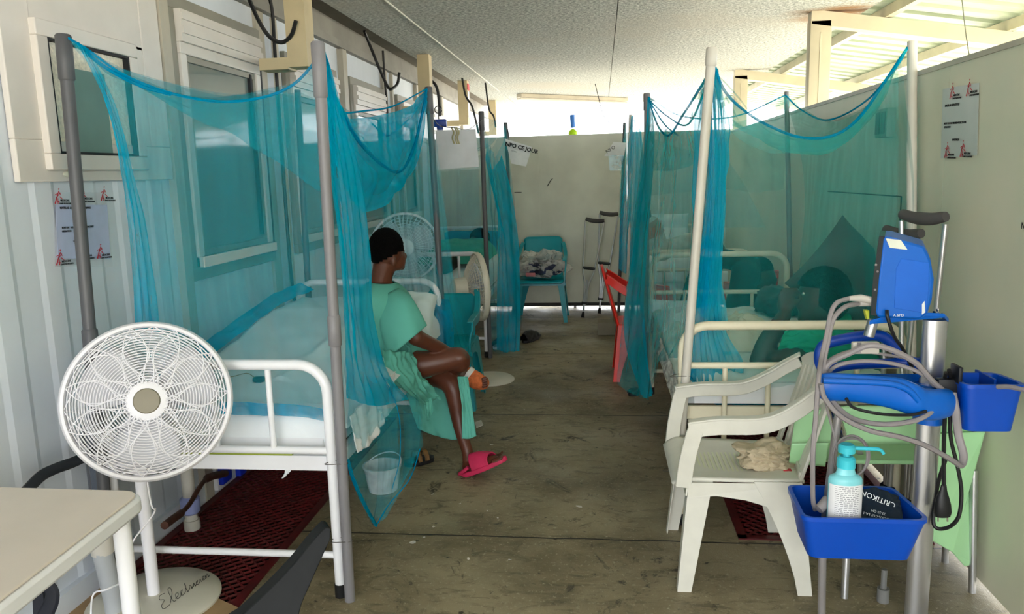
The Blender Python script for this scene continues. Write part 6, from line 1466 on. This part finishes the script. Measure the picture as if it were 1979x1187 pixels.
# paper and exit plate on the third bracket
q = [PX(858, 172, -1.54), PX(872, 180, -1.54), PX(872, 218, -1.54), PX(858, 218, -1.54)]
tag(MB().box((-1.541, 9.3, 2.33), (.004, .1, .3)).build('notice', mat('notice_paper', (236, 236, 236), .6)), 'white strip of paper stuck to a tan bracket high up', 'paper')
tag(MB().box((-1.541, 9.3, 2.53), (.006, .12, .07)).build('red_plate', REDINK), 'small red plate above the white strip on the tan bracket', 'plate')

# ================================================================ SERVICES, CABLES, LITTER
def cbl(pts, r, label, m=BLKC, n=50, name='cable', cat='cable'): return tag(MB().tube(spl(pts, n), r, 8).build(name, m), label, cat)
Xc = -1.86
cbl([PX(478, -10, -1.75), PX(500, 40, -1.75), PX(522, 72, -1.72), PX(545, 82, -1.68), PX(563, 68, -1.62), PX(572, 40, -1.58)], .011, 'thick black cable looping under the ceiling in front of the first tan bracket')
cbl([PX(520, -10, Xc), PX(527, 30, Xc), PX(532, 110, Xc), PX(548, 340, Xc), PX(566, 560, Xc), V((Xc, 4.6, .5))], .0105, 'straight black cable running down the wall between two windows')
cbl([PX(704, 60, -1.8), PX(714, 85, -1.8), PX(728, 120, -1.75), PX(748, 165, -1.7), PX(756, 172, -1.66), PX(768, 162, -1.64), PX(772, 140, -1.62)], .012, 'black cable looping down beside the second tan bracket')
cbl([PX(740, 98, Xc), PX(744, 160, Xc), PX(748, 210, Xc), PX(752, 300, Xc), PX(760, 440, Xc)], .010, 'black cable running down the wall beyond the second window')
cbl([P(815, 130, 7.6), P(826, 150, 7.6), P(842, 165, 7.6), P(848, 190, 7.6), P(850, 225, 7.6)], .014, 'dark pipe bundle near the second tan bracket')
cbl([P(893, 150, 9.0), P(900, 185, 9.0), P(912, 205, 9.0), P(920, 235, 9.0), P(925, 258, 9.0)], .012, 'black cable hanging beyond the far left pole')
cbl([P(938, 160, 9.2), P(945, 210, 9.2), P(954, 225, 9.2), P(958, 246, 9.2)], .010, 'dark cable drooping high above the far left bed')
cbl([P(1150, 162, 9.2), P(1166, 222, 9.2), P(1178, 238, 9.2), P(1192, 252, 8.8), P(1206, 241, 8.32)], .004, 'dark cable sagging above the back wall near the crutches')
cbl([P(976, 236, 8.0), P(981, 250, 7.9), P(983, 262, 7.8), P(984, 275, 7.7)], .006, 'thin wire holding the NPO CE JOUR sheet')
cbl([P(1857, -20, 3.4), P(1866, 60, 3.4), P(1875, 118, 3.35)], .0022, 'thin wire dropping from the side roof to the right partition', mat('thin_wire', (120, 122, 104), .6))
# blue funnel-shaped drip holder at the far pole
mb = MB(); a = P(850, 238, 6.3); mb.box(a, (.11, .05, .06), ch=.008); mb.tube([a + V((0, 0, -.02)), a + V((0, 0, -.11))], [.03, .018], 12); o = tag(mb.build('blue_pole_clamp', mat('navy_plastic', (24, 60, 150), .4)), 'navy blue clamp hanging above the clear paper pocket', 'clamp')
mb = MB(); mb.tube([P(847 + 7 * math.cos(k * .5), 212 + 7 * math.sin(k * .5), 6.3) for k in range(13)], .004, 6); mb.tube([P(847, 205, 6.3), P(848, 234, 6.3)], .004, 6); mb.build('wire_ring', BLKC, o)
# blue tube and yellow ball seen above the back wall
tag(MB().cyl(P(1107, 247, YB + .08), P(1106, 222, YB + .08), .026, 20).build('blue_tube', mat('light_blue_tube', (70, 140, 235), .5)), 'blue tube standing above the back wall over the yellow-green ball', 'tube')
a = P(1107, 258, YB + .08); tag(MB().ell(a, .048).build('yellow_ball', mat('yellow_green_ball', (190, 235, 20), .5)), 'yellow-green ball just behind the top of the back wall', 'ball')
tag(MB().cyl(V((a.x, YB + .09, -.2)), a, .015, 10).build('post', GREYPVC), 'thin post behind the back wall carrying the ball and tube', 'post')
# ceiling lamp
la, lb_ = G(1003, 188, 2.55), G(1208, 196, 2.55)
tl_ = empty('tube_light', (la + lb_) / 2, 'unlit tube light fitting under the far end of the ceiling', 'lamp')
dv = (lb_ - la).normalized(); sv = V((0, 0, 1)).cross(dv)
mb = MB(); pts = [la, lb_]
mb.prism([la - sv * .06, lb_ - sv * .06, lb_ + sv * .06, la + sv * .06], (0, 0, .045)); mb.build('housing', mat('lamp_housing', (186, 176, 158), .5), tl_, smooth=False)
for s in (-1, 1): MB().tube([la + sv * .035 * s + V((0, 0, -.018)), lb_ + sv * .035 * s + V((0, 0, -.018))], .013, 12).build('tube', mat('lamp_tube', (206, 198, 184), .3), tl_)
# water pipe, valve and socket under the first bed
pp = empty('waste_pipe', PX(372, 1030, -1.80), 'white waste pipe with a pale blue collar standing at the wall under the first bed', 'pipe')
px0 = G(370, 1030); px0.x = -1.80; pyy = PX(370, 1000, -1.8).y
MB().cyl((-1.80, pyy, .0), (-1.80, pyy, .46), .027, 18).build('pipe', WHITEPVC, pp)
zc_ = PX(372, 972, -1.80).z
MB().tube([(-1.80, pyy, zc_ - .04), (-1.80, pyy, zc_ - .03), (-1.80, pyy, zc_ + .03), (-1.80, pyy, zc_ + .04)], [.03, .04, .042, .03], 18).build('collar', mat('periwinkle_collar', (158, 168, 222), .45), pp)
MB().tube([(-1.80, pyy, 0), (-1.80, pyy, .045)], .034, 18).build('foot_socket', WHITEPVC, pp)
so_ = empty('wall_socket', PX(425, 912, -1.88), 'white and blue industrial wall socket with a rusty plug under the first bed', 'socket')
sq = PX(424, 912, XL + .03)
MB().box(sq, (.05, .14, .14), ch=.006).build('box', WHITE, so_); MB().box(sq + V((.03, -.01, 0)), (.04, .10, .10), ch=.014).build('blue_cover', mat('socket_blue', (20, 50, 190), .4), so_)
MB().box(PX(462, 905, XL + .03), (.05, .07, .10), ch=.006).build('blue_box', mat('socket_blue', (20, 50, 190), .4), so_)
RUST = mat('rusty_brown_metal', (112, 74, 62), .5, metal=.5, noise_amt=.2, noise_scale=30)
tag(MB().tube(spl([sq + V((.04, -.02, 0)), PX(402, 924, -1.80), PX(384, 945, -1.76), PX(366, 975, -1.74), PX(350, 992, -1.73), PX(335, 1003, -1.72), PX(318, 1016, -1.71)], 40), [.018] * 8 + [.010] * 18 + [.016] * 14, 12).build('rusty_lever', RUST), 'rusty brown metal lever slanting down from the blue wall socket', 'lever')
# larger pipe by the table leg, black strap pipe by the wall
pp2 = empty('drain_pipe', G(215, 1135), 'grey-white drain pipe elbow behind the table edge, by the wall', 'pipe')
MB().tube(spl([PX(192, 1020, -1.72), PX(196, 1060, -1.72), PX(208, 1110, -1.71), PX(222, 1175, -1.70), PX(224, 1230, -1.70)], 20), .032, 18).build('pipe', mat('greyish_pipe', (176, 180, 184), .45), pp2)
MB().tube([PX(194, 1036, -1.72), PX(199, 1068, -1.72)], .037, 18).build('collar', WHITEPVC, pp2)
tag(MB().tube(spl([PX(50, 950, -1.82), PX(80, 920, -1.82), PX(110, 905, -1.82), PX(150, 890, -1.82), PX(200, 862, -1.84)], 24), .016, 10, flat=1.2).build('black_hose', mat('navy_hose', (34, 38, 46), .6)), 'short black hose along the left wall behind the table', 'hose')
tag(MB().box(V((XL + .04, PX(180, 930, XL).y, .36)), (.06, .05, .62)).build('grey_trunking', mat('slate_trunking', (96, 104, 116), .6)), 'slate grey trunking on the wall below the front fan', 'trunking')
# switch box behind the net on the right partition
sb = MB(); q = PX(1711, 238, XR - .02); sb.box(q, (.04, .15, .13), ch=.004); o = tag(sb.build('switch_box', mat('switch_grey', (150, 162, 150), .5)), 'small grey double switch box high on the right partition, behind netting', 'switch')
for d in (-.036, .036): MB().box(q + V((-.022, d, 0)), (.006, .05, .10)).build('switch_plate', mat('switch_dark', (90, 110, 100), .5), o)
# things on the floor
def shoe(p, q, w_, m, label, sole=None, h=.06, name='shoe', strap=False):
    p = V(p); q = V(q); ax_ = (q - p); L_ = ax_.length; u = ax_.normalized(); s = V((0, 0, 1)).cross(u).normalized(); mb = MB(); rg_ = []
    for i in range(16):
        f = i / 15; ww = w_ * (.78 + .22 * math.sin(PI * f)) * math.sqrt(max(.03, 1 - abs(2 * f - 1) ** 5)); c = p + u * f * L_
        rg_.append([c + s * ww * a + V((0, 0, z)) for a, z in ((1, .0), (1.05, .012), (1, .024), (-1, .024), (-1.05, .012), (-1, 0))])
    mb.loft(rg_); o = tag(mb.build(name, sole or m, bevel=.002), label, 'shoe')
    up = MB()
    if strap:
        for f0 in (.42, .66): 
            rows = [[p + u * (f0 + df) * L_ + s * w_ * math.cos(a) + V((0, 0, .02 + h * math.sin(a))) for a in [PI * k / 12 for k in range(13)]] for df in (-.07, 0, .07)]
            sheet(up, rows, 26, 8, .001, 2)
        up.build('strap', m, o, solid=.005)
    else:
        for i in range(12):
            pass
        rows = [[p + u * f * L_ + s * w_ * .95 * math.cos(a) * (.8 + .2 * math.sin(PI * f)) + V((0, 0, .02 + hh * math.sin(a))) for a in [PI * k / 12 for k in range(13)]] for f, hh in ((.02, h * .8), (.25, h * 1.0), (.5, h * .95), (.75, h * .7), (.97, h * .25))]
        sheet(up, rows, 26, 20, .001, 2); up.build('upper', m, o, solid=.004)
    return o
BRN = mat('brown_leather', (120, 88, 48), .6, noise_amt=.2, noise_scale=20)
shoe(G(782, 902), G(838, 888), .045, BRN, 'brown strapped sandal with a dark sole beside the hanging net tail', BLACK, .05, 'strapped_sandal', True)
shoe(G(1012, 664), G(1040, 652), .05, BLACK, 'black shoe lying in the aisle just right of the far left net', BLACK, .08)
shoe(G(956, 676), G(996, 660), .055, mat('navy_shoe_cloth', (24, 54, 84), .7), 'dark blue shoe behind the bottom of the far left net', mat('white_sole', (210, 214, 220), .6), .07)
shoe(G(1216, 766), G(1240, 760), .03, BLACK, 'small black slipper under the edge of the large right-hand net', BLACK, .03)
# bucket
bk = G(722, 912); bk.z = 0; bkx = V((-1.07, 3.5, 0))
bo_ = MB(); bo_.lathe([(.001, .0), (.07, .0), (.09, .12), (.095, .12), (.095, .128), (.086, .128), (.066, .008), (.001, .008)], c=bkx, seg=36); o = tag(bo_.build('bucket', film_mat('milky_plastic', (225, 228, 232), .75)), 'milky plastic bucket under the first bed, seen through the net tail', 'bucket')
MB().tube([bkx + V((.092 * math.cos(PI * k / 14 - .4), .092 * math.sin(PI * k / 14 - .4), .12 + .04 * math.sin(PI * k / 14))) for k in range(15)], .003, 6).build('handle', WHITE, o)
# step of pale blocks near the red chair
q = G(1172, 648); tag(MB().box(V((q.x, q.y + .1, .06)), (.16, .2, .12), ch=.004).build('stone_block', mat('pale_block', (130, 122, 104), .8)), 'small pale block on the floor behind the red armchair', 'block')
# bag of clothes on the far turquoise chair
cb = V((-.62, 7.93, .58))
dk = crumple(cb + V((.03, -.02, -.035)), (.17, .13, .085), .5, 7.7, 1.8, .9, 4); o2 = tag(dk.build('bundle_of_clothes', mat('dark_clothes', (60, 66, 92), .9, noise_amt=.3, noise_scale=8)), 'dark blue clothes bundled inside the clear bag on the far turquoise armchair', 'clothes')
MB().box(cb + V((-.10, -.12, -.085)), (.10, .04, .04), ch=.01).build('pink_cloth', mat('pink_cloth', (196, 120, 124), .8), o2)
pb_ = crumple(cb + V((0, 0, .0)), (.235, .17, .15), .55, 2.2, 1.6, .8, 5); tag(pb_.build('clear_plastic_bag', film_mat('bag_film', (225, 222, 214), .42, .25)), 'clear plastic bag full of clothes on the far turquoise armchair', 'bag')
# phone / glasses-like dark gadget on the first bed
q = P(497, 688, 3.0); q.z = sh1(.45, .2, q.x, 3.0) + .012
o = tag(MB().box(q, (.05, .035, .022), ch=.009).build('small_gadget', mat('dark_teal_plastic', (20, 60, 66), .3)), 'small dark gadget with a thin lead lying on the first bed', 'gadget')
MB().tube(spl([q + V((-.02, 0, .008)), q + V((-.06, .02, .02)), q + V((-.12, .03, .006)), q + V((-.17, -.03, .004)), q + V((-.14, -.06, .004))], 24), .0018, 6).build('lead', mat('tan_lead', (150, 140, 110), .6), o)
# hoop-marked dark bag beyond the lying patient
tag(crumple(V((1.05, 4.75, .70)), (.13, .16, .09), .3, 4.4, 1.5, .8, 4).build('dark_bag', mat('black_teal_bag', (18, 44, 48), .6)), 'dark soft bag on the bed beyond the lying patient\'s raised hand', 'bag')
# litter flakes on the concrete
rnd = random.Random(5); LIT = mat('white_flake', (214, 208, 198), .8)
spots = [(797, 1050, .016), (1120, 979, .016), (905, 1080, .008), (985, 1083, .007), (836, 956, .008), (950, 860, .010), (1100, 855, .007), (838, 1019, .008), (820, 1040, .006), (889, 974, .006), (942, 988, .005), (860, 845, .006), (1013, 792, .006), (962, 1002, .006)]
for k, (x, y, s) in enumerate(spots):
    c = G(x, y, .003); n_ = 7; pts = [c + V((s * rnd.uniform(.5, 1.2) * math.cos(2 * PI * i / n_), s * rnd.uniform(.4, 1.) * math.sin(2 * PI * i / n_), rnd.uniform(-.001, .004))) for i in range(n_)]
    o = MB().prism(pts, (0, 0, .0015)).build('paint_flake', LIT, smooth=False)
    lab = 'tiny white paint flake among those scattered on the aisle floor'
    g_ = 'paint flakes on the aisle floor'
    if k == 0: lab, g_ = 'largest white paint flake on the floor, right of the wired grey pole base', None
    if k == 1: lab, g_ = 'curled white paint flake alone in the middle of the aisle', None
    tag(o, lab, 'flake', g_)
q = G(925, 820, .004); tag(MB().prism([G(918, 817, .004), G(930, 813, .012), G(934, 822, .01), G(921, 828, .004)], (0, 0, .004)).build('paper_scrap', LIT, smooth=False), 'white paper scrap beside the hem of the seated patient\'s gown', 'paper')
